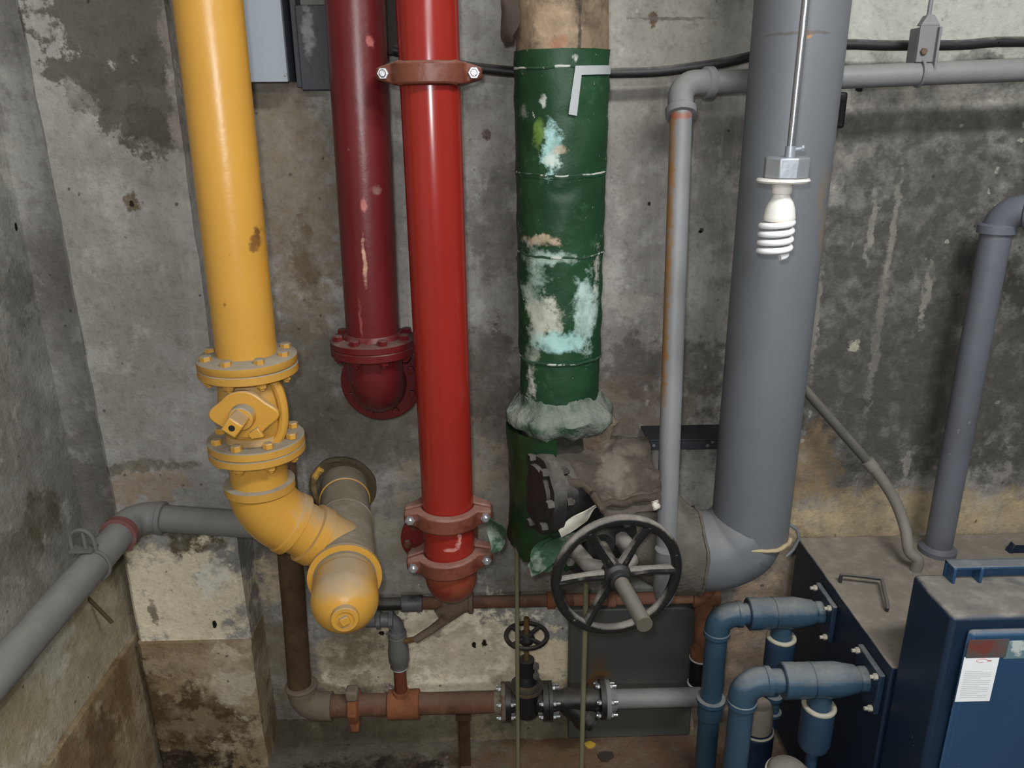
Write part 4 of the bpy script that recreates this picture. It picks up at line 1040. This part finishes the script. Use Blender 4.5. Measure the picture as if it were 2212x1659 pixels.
# rail standing at the back of the cabinet top
ra = atz(2026, 1232, FZ)
mb = MB()
mb.box2((ra.x, fY1-0.012, FZ-0.001), (1.66, fY1-0.004, FZ+0.034)); mb.box2((ra.x, fY1-0.034, FZ+0.028), (1.66, fY1-0.004, FZ+0.034))
for xx in (ra.x+0.001, ra.x+0.052, ra.x+0.24, 1.5):
    mb.box2((xx, fY1-0.036, FZ-0.001), (xx+0.006, fY1-0.006, FZ+0.032))
mb.build('top_rail', M_bluedoor, t, bevel=0.0015)
c = atz(2180, 1196, RZ)
o = MB().prism([c, c+V((0.05, 0.0, 0)), c+V((0.06, 0, 0.022)), c+V((0.012, 0, 0.026))], (0, 0.02, 0)).build('latch_block', M_navyside, bevel=0.002, loc=c)
tag(o, 'small dark block on the low cabinet top behind the blue rail at the right edge', 'block')
# notice
M_notice = paint('white_paper', S(244, 247, 250), 0.7, vary=0.03)
a = at(2078, 1421, fY0-0.018)
na = at(2084, 1421, fY0-0.018); nb = at(2160, 1421, fY0-0.018); nc = at(2066, 1517, fY0-0.018)
t = thing('paper_notice', 'white printed paper sheet stuck on the bright blue cabinet door', 'notice', V((na.x, fY0-0.017, nc.z)))
nx0, nx1, nz1, nz0 = na.x, nb.x, na.z, nc.z
MB().box2((nx0, fY0-0.0163, nz0), (nx1, fY0-0.0170, nz1)).build('sheet', M_notice, t)
M_ink = paint('grey_ink', S(176, 180, 186), 0.8); M_inkr = paint('red_ink', S(206, 140, 130), 0.8)
mb = MB(); W_ = nx1-nx0; H_ = nz1-nz0
for k in range(15):
    zz = nz1 - H_*(0.31+0.042*k); x1_ = nx0+W_*(0.88 if k % 4 else 0.6)
    mb.box2((nx0+W_*0.10, fY0-0.0170, zz), (x1_, fY0-0.0172, zz-0.0008))
mb.build('print_lines', M_ink, t)
oc = V((nx0+W_*0.52, fY0-0.0171, nz1-H_*0.08))
mb = MB(); pts = [oc+V((math.cos(2*PI*i/24)*0.010, 0, math.sin(2*PI*i/24)*0.0035)) for i in range(20)]
mb.tube(pts, 0.0005, n=6).build('letterhead_swirl', M_inkr, t)
MB().box2(oc+V((0.010, 0, -0.002)), oc+V((0.017, -0.0002, 0.001))).build('letterhead_text', M_inkr, t)
# flexible conduit from wall to cabinet
M_flex = paint('dusty_grey_conduit', S(126, 122, 114), 0.7, vary=0.3, bump=0.08)
k0 = at(1720, 820, 1.80); k1 = at(1884, 1008, 1.74)
cpts = [k0, lerp(k0, k1, 0.5), k1]
o = thing('conduit_pipe', 'thin dark conduit slanting down from behind the large grey pipe to a coupling', 'conduit', k1)
MB().cyl(k0, k1, 0.0115, n=20).build('pipe', paint('dark_grey_conduit', S(84, 82, 78), 0.55, vary=0.3, dust=0.5), o)
MB().lathe(k1, (k1-k0), [(-0.022, 0.0115), (-0.020, 0.0155), (0.006, 0.016), (0.008, 0.012)], 24).build('coupling', M_flex, o)
kp = [k1, at(1905, 1035, 1.735), at(1935, 1085, 1.725), at(1955, 1140, 1.70), at(1964, 1190, 1.66)]
kend = atz(1978, 1232, RZ+0.0)
kend = V((kend.x, kend.y, RZ))
kp += [kend+Z*0.03, kend]
o = MB().tube(smooth(kp, 6), 0.0135, n=18).build('flexible_conduit', M_flex, loc=kend); tag(o, 'curved dusty conduit dropping onto the cabinet top beside the right vertical pipe', 'conduit')

# ------------------------------------------------------------------ blue pipe branches on the cabinet side
M_bp = paint('blue_plastic_pipe', S(50, 76, 96), 0.38, vary=0.2, dust=0.95, dustcol=S(112, 118, 120), dlo=0.35, dhi=0.9, bump=0.03)
M_bd = paint('deep_blue_sleeve', S(42, 66, 92), 0.45, vary=0.25, dust=0.4, bump=0.04)
M_ring = paint('pale_putty_ring', S(176, 172, 156), 0.7, vary=0.3, bump=0.1)
M_dkblue = paint('slate_blue_flange', S(30, 48, 68), 0.5, dust=0.8, dustcol=S(104, 108, 110), vary=0.3)
def blue_branch(label, Yb, zc_, sleeve_len, thin_to, coupl_z, xe, gr, foot=True):
    t = thing('blue_pipe_branch', label, 'pipe', V((xe, Yb, 0)), gr)
    x0 = rx
    MB().box2((x0-0.013, Yb-0.052, zc_-0.050), (x0-0.0003, Yb+0.052, zc_+0.050)).build('flange_plate', M_dkblue, t, bevel=0.003)
    for sy in (-1, 1):
        for sz in (-1, 1):
            p = V((x0-0.013, Yb+sy*0.042, zc_+sz*0.040)); mb = MB().hexa(p, -X, 0.007, 0.008); mb.cyl(p, p-X*0.016, 0.0042, n=10); mb.build('bolt', M_ring, t)
    o = V((x0-0.012, Yb, zc_))
    MB().lathe(o, -X, [(0, 0.0265), (0.012, 0.0265), (0.016, 0.024), (0.024, 0.030), (0.065, 0.0375), (0.150, 0.0375), (0.152, 0.0385), (0.178, 0.0385), (0.18, 0.036)], 40).build('tee_body', M_bp, t)
    MB().torus(o-X*0.118, X, 0.0372, 0.0016, 40, 8).build('joint_line', M_dkblue, t)
    MB().cyl(o-X*0.178, V((xe+0.030, Yb, zc_)), 0.0255, n=32).build('nipple', M_bp, t)
    ec = V((xe, Yb, zc_))
    MB().tube([V((xe+0.052, Yb, zc_))] + arc(ec, -X, -Z, 0.040, 12) + [ec-Z*0.055], 0.0300, n=36).build('elbow', M_bp, t)
    MB().lathe(ec-Z*0.045, -Z, [(0, 0.0300), (0.002, 0.0318), (0.012, 0.0318), (0.013, 0.027)], 36).build('elbow_rim', M_bp, t)
    MB().lathe(V((xe+0.043, Yb, zc_)), X, [(0, 0.0300), (0.002, 0.0318), (0.012, 0.0318), (0.013, 0.0255)], 36).build('elbow_rim', M_bp, t)
    MB().cyl(ec-Z*0.05, V((xe, Yb, 0)), 0.0262, n=36).build('down_pipe', M_bp, t)
    if coupl_z:
        MB().lathe(V((xe, Yb, coupl_z)), -Z, [(-0.002, 0.0265), (0, 0.0355), (0.010, 0.0360), (0.016, 0.0315), (0.055, 0.0305), (0.057, 0.0265)], 36).build('socket', M_bp, t)
    bx = o.x-0.092
    MB().cyl(V((bx, Yb, zc_-0.02)), V((bx, Yb, zc_-0.075)), 0.0245, n=32).build('branch_neck', M_bp, t)
    MB().torus(V((bx, Yb, zc_-0.068)), Z, 0.0305, 0.0055, 40, 10, jit=0.001).build('putty_ring', M_ring, t)
    zl = zc_-0.068-sleeve_len
    MB().lathe(V((bx, Yb, zc_-0.066)), -Z, [(0, 0.031), (0.003, 0.0345), (sleeve_len, 0.0345), (sleeve_len+0.015, 0.030), (sleeve_len+0.025, 0.0145)], 36).build('drop_sleeve', M_bd, t)
    if thin_to is not None:
        MB().cyl(V((bx, Yb, zl-0.02)), V((bx, Yb, thin_to)), 0.0125, n=24).build('drop_pipe', M_bd, t)
        if coupl_z:
            MB().lathe(V((bx, Yb, zl-0.085)), -Z, [(0, 0.018), (0.002, 0.0225), (0.012, 0.0225), (0.014, 0.017), (0.05, 0.017), (0.052, 0.0235), (0.06, 0.0235), (0.064, 0.0135)], 28).build('drop_coupling', M_bp, t)
    return t
y1_ = atx(1786, 1322, rx).y; z1_ = atx(1786, 1322, rx).z
y2_ = atx(1882, 1466, rx).y; z2_ = atx(1882, 1466, rx).z
xe1 = at(1552, 1328, y1_).x; xe2 = at(1607, 1474, y2_).x
blue_branch('rear blue pipe branch on the cabinet side, the one nearer the back wall', y1_, z1_, 0.085, 0.0, at(1530, 1507, y1_).z, xe1, None)
blue_branch('front blue pipe branch on the cabinet side, nearest the camera', y2_, z2_, 0.095, 0.0, 0, xe2, None)
# pump behind the blue pipes
M_pumpb = paint('navy_pump', S(22, 38, 60), 0.45, vary=0.3, chips=0.9, chipcol=S(190, 190, 184))
M_beige = paint('dusty_beige_cap', S(126, 118, 106), 0.85, vary=0.5, bump=0.2)
pp = at(1640, 1520, 1.52); pb = V((pp.x, 1.52, 0))
t = thing('filter_canister', 'dusty beige-capped canister standing behind the front blue pipe', 'canister', pb)
ztop = pp.z; zmid = at(1640, 1590, 1.49).z
MB().lathe(V((pb.x, pb.y, zmid)), Z, [(0, 0.036), (ztop-zmid-0.01, 0.034), (ztop-zmid, 0.028)], 36, jit=0.001).build('cap', M_beige, t)
MB().lathe(V((pb.x, pb.y, 0)), Z, [(0, 0.042), (zmid-0.012, 0.042), (zmid-0.01, 0.038), (zmid-0.001, 0.038)], 36).build('canister', M_pumpb, t)
MB().torus(V((pb.x, pb.y, zmid-0.006)), Z, 0.039, 0.003, 36, 8).build('ring', M_ring, t)
dp = at(1703, 1662, 1.33)
t = thing('pump_motor', 'grey domed motor top at the bottom edge between the blue pipes', 'motor', V((dp.x, 1.33, 0)))
zt = dp.z+0.012
MB().lathe(V((dp.x, 1.33, 0)), Z, [(0, 0.046), (zt-0.03, 0.046), (zt-0.014, 0.043), (zt-0.005, 0.034), (zt, 0.014), (zt+0.001, 0.002)], 40).build('housing', paint('grey_motor', S(112, 108, 104), 0.6, vary=0.4, dust=0.6), t)
MB().torus(V((dp.x, 1.33, zt-0.022)), Z, 0.0455, 0.003, 40, 8).build('rim', M_ring, t)

# ------------------------------------------------------------------ low rusty water line
FY = 1.715
M_rust = rusty('brown_rust', S(84, 54, 40), S(106, 72, 54), S(120, 88, 70), dust=0.3)
M_orust = rusty('orange_rust', S(116, 70, 46), S(134, 84, 56), S(86, 56, 40))
M_darkrust = rusty('dark_rust', S(70, 52, 38), S(88, 68, 50), S(58, 42, 32), dust=0.2)
M_lagdark = rusty('dull_brown_elbow', S(104, 92, 78), S(120, 108, 92), S(84, 72, 60), dust=0.4)
def fat(px, py=None, Y=FY): return at(px, 1518 if py is None else py, Y)
zf = fat(1000).z
def fx_(px): return V((fat(px).x, FY, zf))
cor = V((at(655, 1518, FY).x, FY, zf))
vtop = at(640, 1215, FY)
t = thing('rusty_pipe', 'rusty vertical pipe dropping behind the yellow tee to the floor line', 'pipe', cor)
ztp = 0.95
MB().cyl(V((cor.x-0.004, FY, zf+0.06)), V((at(640, 1215, FY).x-0.004, FY, ztp)), 0.0300, n=32, seg=8, jit=0.0008).build('pipe', M_darkrust, t)
t = thing('rusty_elbow', 'dull brown pipe elbow at the left end of the floor line', 'pipe fitting', cor-Z*0.04)
MB().tube([cor+Z*0.075, cor+Z*0.06]+arc(cor, -Z, X, 0.052, 12)+[cor+X*0.075], 0.037, n=32, jit=0.0015).build('elbow', M_lagdark, t)
MB().torus(cor+Z*0.07, Z, 0.037, 0.005, 32, 8).build('bead', M_lagdark, t)
t = thing('rusty_pipe', 'rusty horizontal pipe on the floor line left of the black valve', 'pipe', fx_(960)-Z*0.03)
MB().cyl(fx_(705), fx_(1078), 0.0290, n=36, seg=20, jit=0.0008).build('pipe', M_rust, t)
# union
t = thing('pipe_union', 'bright orange rusted union ring on the floor line', 'pipe fitting', fx_(765)-Z*0.05)
MB().lathe(fx_(752), X, [(0, 0.030), (0.004, 0.044), (0.026, 0.046), (0.032, 0.032)], 8, jit=0.001).build('union_nut', M_orust, t, bevel=0.002)
mb = MB().box(fx_(765)+V((0, -0.012, 0.05)), (0.032, 0.035, 0.03)); mb.build('upper_lug', M_lagdark, t, bevel=0.006)
MB().box(fx_(765)+V((0, -0.012, -0.052)), (0.024, 0.03, 0.03)).build('lower_lug', M_orust, t, bevel=0.005)
# tee
t = thing('rusty_tee', 'rusted tee on the floor line under the grey ball valve', 'pipe fitting', fx_(870)-Z*0.04)
mb = MB().lathe(fx_(838), X, [(0, 0.034), (0.002, 0.0385), (fx_(905).x-fx_(838).x, 0.0385), (fx_(905).x-fx_(838).x+0.002, 0.034)], 32, jit=0.001)
mb.cyl(fx_(868), fx_(868)+Z*0.045, 0.0235, 0.021, n=24); mb.build('body', M_orust, t)
tz = fx_(868)
zv1 = at(862, 1440, FY).z
MB().cyl(tz+Z*0.03, V((tz.x, FY, zv1)), 0.0165, n=24).build('riser', rusty('red_rust', S(110, 56, 34), S(92, 48, 30), S(74, 40, 28)), t)
# ball valve on riser
t = thing('ball_valve', 'grey iron ball valve on the small riser with a slanting lever', 'valve', V((tz.x, FY, zv1)))
M_gi = paint('grey_iron', S(92, 92, 90), 0.6, vary=0.4, dust=0.5, bump=0.1)
zv2 = at(862, 1372, FY).z
hvv = zv2-zv1
MB().lathe(V((tz.x, FY, zv1)), Z, [(0, 0.018), (0.002, 0.0235), (0.014, 0.0235), (0.02, 0.0265), (hvv*0.5, 0.027), (hvv-0.018, 0.024), (hvv-0.002, 0.023), (hvv, 0.017)], 28).build('body', M_gi, t)
MB().torus(V((tz.x, FY, zv1-0.001)), Z, 0.019, 0.003, 28, 8).build('seal_tape', paint('seal_tape', S(190, 196, 200), 0.5), t)
# lever: slanted bar up to the right
la = V((tz.x+0.022, FY-0.03, zv1+hvv*0.95)); lb_ = at(975, 1325, FY-0.04)
M_lever = rusty('lever_brown', S(96, 84, 72), S(112, 96, 82), S(104, 66, 48))
lev = MB().tube([at(898, 1382, FY-0.03), at(930, 1362, FY-0.035), at(962, 1338, FY-0.04)], [0.010, 0.0105, 0.0125], n=12).build('lever', M_lever, t)
MB().cyl(V((tz.x, FY, zv2-0.022)), at(900, 1380, FY-0.03), 0.007, n=12).build('spindle', rusty('ochre_spindle', S(116, 86, 48), S(96, 70, 42), S(66, 48, 34)), t)
# small elbow above the ball valve
t = thing('galvanised_elbow', 'small mottled elbow and union over the ball valve beside the yellow cap', 'pipe fitting', V((tz.x, FY, zv2)))
M_mott = paint('mottled_galvanised', S(96, 98, 98), 0.5, vary=0.5, second=S(52, 52, 52), sscale=22, chips=0.8, chipcol=S(160, 162, 160), bump=0.1)
ze = at(866, 1338, FY).z
eq = V((tz.x, FY, ze))
MB().tube([V((tz.x, FY, zv2-0.004))]+arc(eq, Z, -X, 0.026, 10)+[V((at(790, 1330, FY).x, FY, ze))], 0.0185, n=24).build('elbow', M_mott, t)
for xx in (818, 845): MB().lathe(V((at(xx, 1335, FY).x, FY, ze)), X, [(-0.007, 0.019), (-0.005, 0.0245), (0.005, 0.0245), (0.007, 0.019)], 8).build('nut', M_mott, t)
MB().lathe(V((tz.x, FY, zv2)), Z, [(0, 0.0185), (0.002, 0.0225), (0.012, 0.0225), (0.014, 0.0185)], 24).build('bead', M_mott, t)
# upper line: black pipe, coupling, brown pipe, copper pipe
UY = 1.765
uz = at(1000, 1301, UY).z
def ux(px): return V((at(px, 1301, UY).x, UY, uz))
t = thing('black_pipe', 'black horizontal pipe with a flaking coupling behind the yellow cap', 'pipe', ux(850)-Z*0.02)
MB().cyl(ux(780), ux(872), 0.0165, n=24).build('pipe', paint('black_pipe', S(34, 34, 34), 0.5, dust=0.3), t)
MB().lathe(ux(866), X, [(0, 0.0165), (0.002, 0.0215), (ux(912).x-ux(866).x, 0.0215), (ux(912).x-ux(866).x+0.002, 0.0165)], 24, jit=0.001).build('coupling', M_mott, t)
t = thing('brown_pipe', 'dull brown horizontal pipe below the red elbow', 'pipe', ux(1050)-Z*0.02)
MB().cyl(ux(912), ux(1245), 0.0165, n=24, seg=14, jit=0.0006).build('pipe', M_rust, t)
t = thing('pipe_wye', 'dull brown angled strainer fitting on the line below the red elbow', 'pipe fitting', ux(990)-Z*0.06)
M_wye = rusty('wye_brown', S(96, 80, 66), S(110, 92, 76), S(84, 60, 46), dust=0.3)
MB().lathe(ux(955), X, [(0, 0.022), (0.003, 0.0255), (0.068, 0.0265), (0.07, 0.030), (0.08, 0.030), (0.082, 0.0165)], 24).build('body', M_wye, t)
MB().cyl(ux(995)-YY*0.005, at(948, 1336, UY-0.03), 0.026, 0.024, n=24).build('branch', M_wye, t)
M_cop = rusty('copper_pipe', S(130, 90, 74), S(146, 106, 88), S(104, 72, 58))
t = thing('copper_pipe', 'copper-brown horizontal pipe behind the lower half of the handwheel', 'pipe', ux(1400)-Z*0.02)
MB().cyl(ux(1238), ux(1512), 0.0165, n=24, seg=10, jit=0.0005).build('pipe', M_cop, t)
for xx in (1190, 1320): MB().lathe(ux(xx), X, [(-0.012, 0.0165), (-0.01, 0.022), (0.01, 0.022), (0.012, 0.0165)], 20).build('joint', M_cop if xx > 1250 else M_orust, t)
M_copt = rusty('mottled_copper', S(112, 74, 54), S(134, 92, 68), S(70, 54, 46), 18)
t = thing('copper_tee', 'orange-brown tee and riser at the right end of the copper pipe', 'pipe fitting', ux(1520)-Z*0.1)
cx_ = ux(1522)
mb = MB().lathe(cx_-X*0.035, X, [(0, 0.020), (0.002, 0.0255), (0.07, 0.0255), (0.072, 0.020)], 24); mb.build('body', M_copt, t)
zc2 = at(1512, 1420, UY).z
MB().lathe(V((cx_.x, UY, uz)), -Z, [(0, 0.026), (0.05, 0.0265), (0.052, 0.022), (uz-zc2-0.03, 0.022), (uz-zc2-0.028, 0.028), (uz-zc2, 0.027)], 24, jit=0.0008).build('drop', M_copt, t)
MB().cyl(cx_, cx_+Z*0.05, 0.025, n=20).build('top_plug', M_copt, t)
t = thing('rubber_sleeve', 'black rubber sleeve with two pale rings above the grey floor pipe', 'sleeve', V((cx_.x, UY, 0.25)))
zc3 = at(1508, 1475, UY).z
MB().cyl(V((cx_.x, UY, zc3)), V((cx_.x, UY, zc2)), 0.0255, n=28).build('sleeve', paint('black_rubber', S(18, 18, 18), 0.45), t)
M_wring = paint('white_ring', S(208, 206, 200), 0.5)
for zz in (zc2, zc3): MB().torus(V((cx_.x, UY, zz)), Z, 0.0265, 0.0028, 32, 8).build('ring', M_wring, t)
MB().cyl(V((cx_.x, UY, zc3)), V((cx_.x, UY, zf-0.04)), 0.020, n=24).build('stub', M_darkrust, t)
# black flanged gate valve on the floor line
M_blackv = paint('black_enamel', S(26, 26, 28), 0.35, vary=0.3, dust=0.35, dustcol=S(96, 88, 78), bump=0.05)
t = thing('gate_valve', 'small black flanged gate valve with a round handwheel on the floor line', 'valve', fx_(1137)-Z*0.06)
xa, xb = fx_(1092).x, fx_(1183).x
xm = (xa+xb)/2
def onx(x): return V((x, FY, zf))
mb = MB().lathe(onx(xa), X, [(0, 0.051), (0.014, 0.0515), (0.015, 0.030), (0.03, 0.026), (0.045, 0.032), (xb-xa-0.045, 0.032), (xb-xa-0.03, 0.026), (xb-xa-0.015, 0.030), (xb-xa-0.014, 0.0515), (xb-xa, 0.051)], 40)
mb.lathe(onx(xm)-Z*0.044, Z, [(0, 0.02), (0.008, 0.032), (0.044, 0.036), (0.085, 0.034), (0.088, 0.042), (0.10, 0.042), (0.102, 0.030), (0.13, 0.022), (0.135, 0.019), (0.155, 0.019)], 32)
mb.build('body', M_blackv, t)
M_rb = rusty('rust_dusted_bonnet', S(60, 54, 48), S(92, 78, 62), S(112, 82, 52), dust=0.4)
MB().lathe(onx(xm)+Z*0.044, Z, [(0, 0.043), (0.010, 0.0435), (0.012, 0.032), (0.03, 0.024)], 32).build('bonnet', M_rb, t)
MB().cyl(onx(xm)+Z*0.08, onx(xm)+Z*0.135, 0.021, n=24).build('gland', M_blackv, t)
mb = MB().hexa(onx(xm)+V((0.024, -0.01, 0.115)), Z, 0.009, 0.012); mb.hexa(onx(xm)+V((0.024, -0.01, 0.085)), Z, 0.009, 0.012); mb.cyl(onx(xm)+V((0.024, -0.01, 0.08)), onx(xm)+V((0.024, -0.01, 0.13)), 0.005, n=10)
mb.build('gland_bolt', M_gi, t)
hz_ = at(1137, 1373, FY).z; hc = V((xm, FY, hz_))
MB().cyl(onx(xm)+Z*0.13, hc+Z*0.055, 0.007, n=14).build('stem', rusty('stem_brass', S(84, 62, 36), S(104, 80, 48), S(66, 48, 34)), t)
hw = MB().torus(hc, Z, 0.053, 0.0062, 48, 10).build('handwheel', M_blackv, t)
MB().lathe(hc-Z*0.02, Z, [(0, 0.018), (0.012, 0.022), (0.028, 0.016)], 24).build('hub', M_blackv, hw)
for k in range(4):
    a = R(45+90*k); e = V((math.cos(a), math.sin(a), 0))
    MB().tube([hc+e*0.012-Z*0.004, hc+e*0.052], 0.006, n=8).build('spoke', M_blackv, hw)
def hbolts(t, x, rb, s1, s2, mat=M_steel, n=8):
    for k in range(n):
        a = 2*PI*(k+0.5)/n; p = V((x, FY+math.cos(a)*rb, zf+math.sin(a)*rb))
        mb = MB().hexa(p+X*s2, X, 0.0068, 0.007); mb.hexa(p-X*s1, -X, 0.0068, 0.007); mb.cyl(p-X*(s1+0.011), p+X*(s2+0.018), 0.0042, n=10)
        plabel(mb.build('bolt', mat, t), 'bright zinc bolt')
hbolts(t, xa, 0.042, 0.013, 0.014, n=6); hbolts(t, xb, 0.042, 0.014, 0.013, n=6)
# companion flange left (rusty pipe end) and strainer
t = thing('pipe_flange', 'mottled pale flange between the rusty floor pipe and the small black valve', 'flange', onx(xa-0.01)-Z*0.05)
MB().lathe(onx(xa-0.0005), -X, [(0, 0.050), (0.002, 0.0515), (0.011, 0.0515), (0.012, 0.034), (0.03, 0.030)], 40).build('disc', paint('mottled_flange', S(130, 122, 108), 0.7, vary=0.6, second=S(88, 66, 48), sscale=20, bump=0.1), t)
xs1 = fx_(1306).x
t = thing('y_strainer', 'black Y-strainer between the small valve and the grey flange', 'strainer', fx_(1245)-Z*0.08)
mb = MB().lathe(onx(xb+0.0005), X, [(0, 0.050), (0.002, 0.0515), (0.011, 0.0515), (0.013, 0.030), (0.03, 0.026), (0.05, 0.033), (xs1-xb-0.03, 0.031), (xs1-xb-0.016, 0.030), (xs1-xb-0.014, 0.0515), (xs1-xb-0.001, 0.051)], 40)
mb.build('body', M_blackv, t)
s0 = onx(xb+0.045)+V((0.0, 0, 0.0)); sdir = V((0.75, -0.25, -0.62)).normalized()
MB().lathe(s0, sdir, [(0, 0.030), (0.06, 0.030), (0.062, 0.034), (0.085, 0.034), (0.087, 0.022), (0.1, 0.020)], 28).build('basket_leg', M_blackv, t)
t = thing('pipe_flange', 'grey painted flange joining the strainer to the grey floor pipe', 'flange', onx(xs1+0.01)-Z*0.05)
MB().lathe(onx(xs1), X, [(0, 0.050), (0.002, 0.0515), (0.012, 0.0515), (0.014, 0.036), (0.03, 0.030)], 40).build('disc', M_galv, t)
hbolts(t, xs1, 0.042, 0.015, 0.012, n=6)
t = thing('floor_pipe', 'grey painted pipe low on the right of the strainer', 'pipe', fx_(1420)-Z*0.03)
MB().cyl(onx(xs1+0.012), fx_(1512), 0.0255, n=32).build('pipe', M_galv, t)
# grey tank / panel behind
M_tank = paint('dark_olive_grey_metal', S(78, 80, 76), 0.55, vary=0.2, bump=0.02, blobs=[(at(1290, 1480, 1.80), (0.03, 0.1, 0.07), S(106, 76, 44), 0.85, 0.4, 0.03, 12)])
ta = at(1232, 1318, 1.80); tb = at(1512, 1318, 1.80)
pts = [V((ta.x, 1.80, 0.0)), V((ta.x, 1.80, ta.z-0.006)), V((ta.x+0.006, 1.80, ta.z))]
rr = 0.05
for i in range(9):
    a = R(90-90*i/8); pts.append(V((tb.x-rr+math.cos(a)*rr, 1.80, ta.z-rr+math.sin(a)*rr)))
pts.append(V((tb.x, 1.80, 0.0)))
t = thing('metal_tank', 'dark grey rounded steel box against the wall behind the handwheel', 'tank', V(((ta.x+tb.x)/2, 1.82, 0)))
MB().prism(pts, (0, 0.05, 0)).build('shell', M_tank, t, bevel=0.006)
# thin yellowish rods
M_rod = paint('dull_yellow_rod', S(112, 108, 84), 0.6, vary=0.3)
r1 = at(1116, 1300, 1.58)
o = MB().cyl(V((r1.x, 1.58, 0)), V((r1.x+0.002, 1.60, 0.80)), 0.0052, n=14).build('drain_rod', M_rod, loc=V((r1.x, 1.58, 0))); tag(o, 'thin dull rod in front of the small black handwheel', 'rod')
r1 = at(1262, 1420, 1.50)
o = MB().cyl(V((at(1256, 1640, 1.50).x, 1.50, 0)), V((r1.x+0.004, 1.53, 0.76)), 0.0062, n=14).build('drain_rod', M_rod, loc=V((r1.x, 1.50, 0))); tag(o, 'thin dull rod dropping through the big handwheel to the floor', 'rod')
# pipe support angle and floor litter
a = at(1000, 1545, FY-0.03)
M_angle = rusty('dark_brown_angle', S(58, 42, 26), S(74, 54, 34), S(44, 32, 22))
t = thing('pipe_support', 'rusty brown angle-iron prop under the floor line', 'pipe support', V((a.x, FY-0.04, 0)))
mb = MB().box2((a.x-0.016, FY-0.034, 0.0), (a.x-0.012, FY-0.004, zf-0.026)); mb.box2((a.x-0.016, FY-0.006, 0.0), (a.x+0.016, FY-0.002, zf-0.026))
mb.build('upright', M_angle, t, bevel=0.001)
MB().box2((a.x-0.02, FY-0.03, zf-0.033), (a.x+0.02, FY+0.03, zf-0.028)).build('saddle', M_angle, t)
def scrap(px, py, r, mat, label, cat, name, ph, z=0.0):
    c = atz(px, py, z)
    A = []
    for i in range(9):
        a_ = 2*PI*i/9; k = r*(0.8+0.5*noise.noise(V((i*1.7, ph, 0))))
        A.append(c+V((math.cos(a_)*k, math.sin(a_)*k*0.8, z+0.0005)))
    o = MB().prism(A, (0, 0, 0.004)).build(name, mat, loc=V((c.x, c.y, 0))); tag(o, label, cat); return o
scrap(1275, 1610, 0.020, paint('yellow_scrap', S(196, 158, 60), 0.6, vary=0.3), 'small yellow scrap on the floor beside the strainer', 'litter', 'paper_scrap', 1)
scrap(1308, 1636, 0.030, paint('dark_scrap', S(58, 50, 42), 0.8, vary=0.4), 'dark torn scrap lying on the floor right of the yellow scrap', 'litter', 'rubber_scrap', 2)
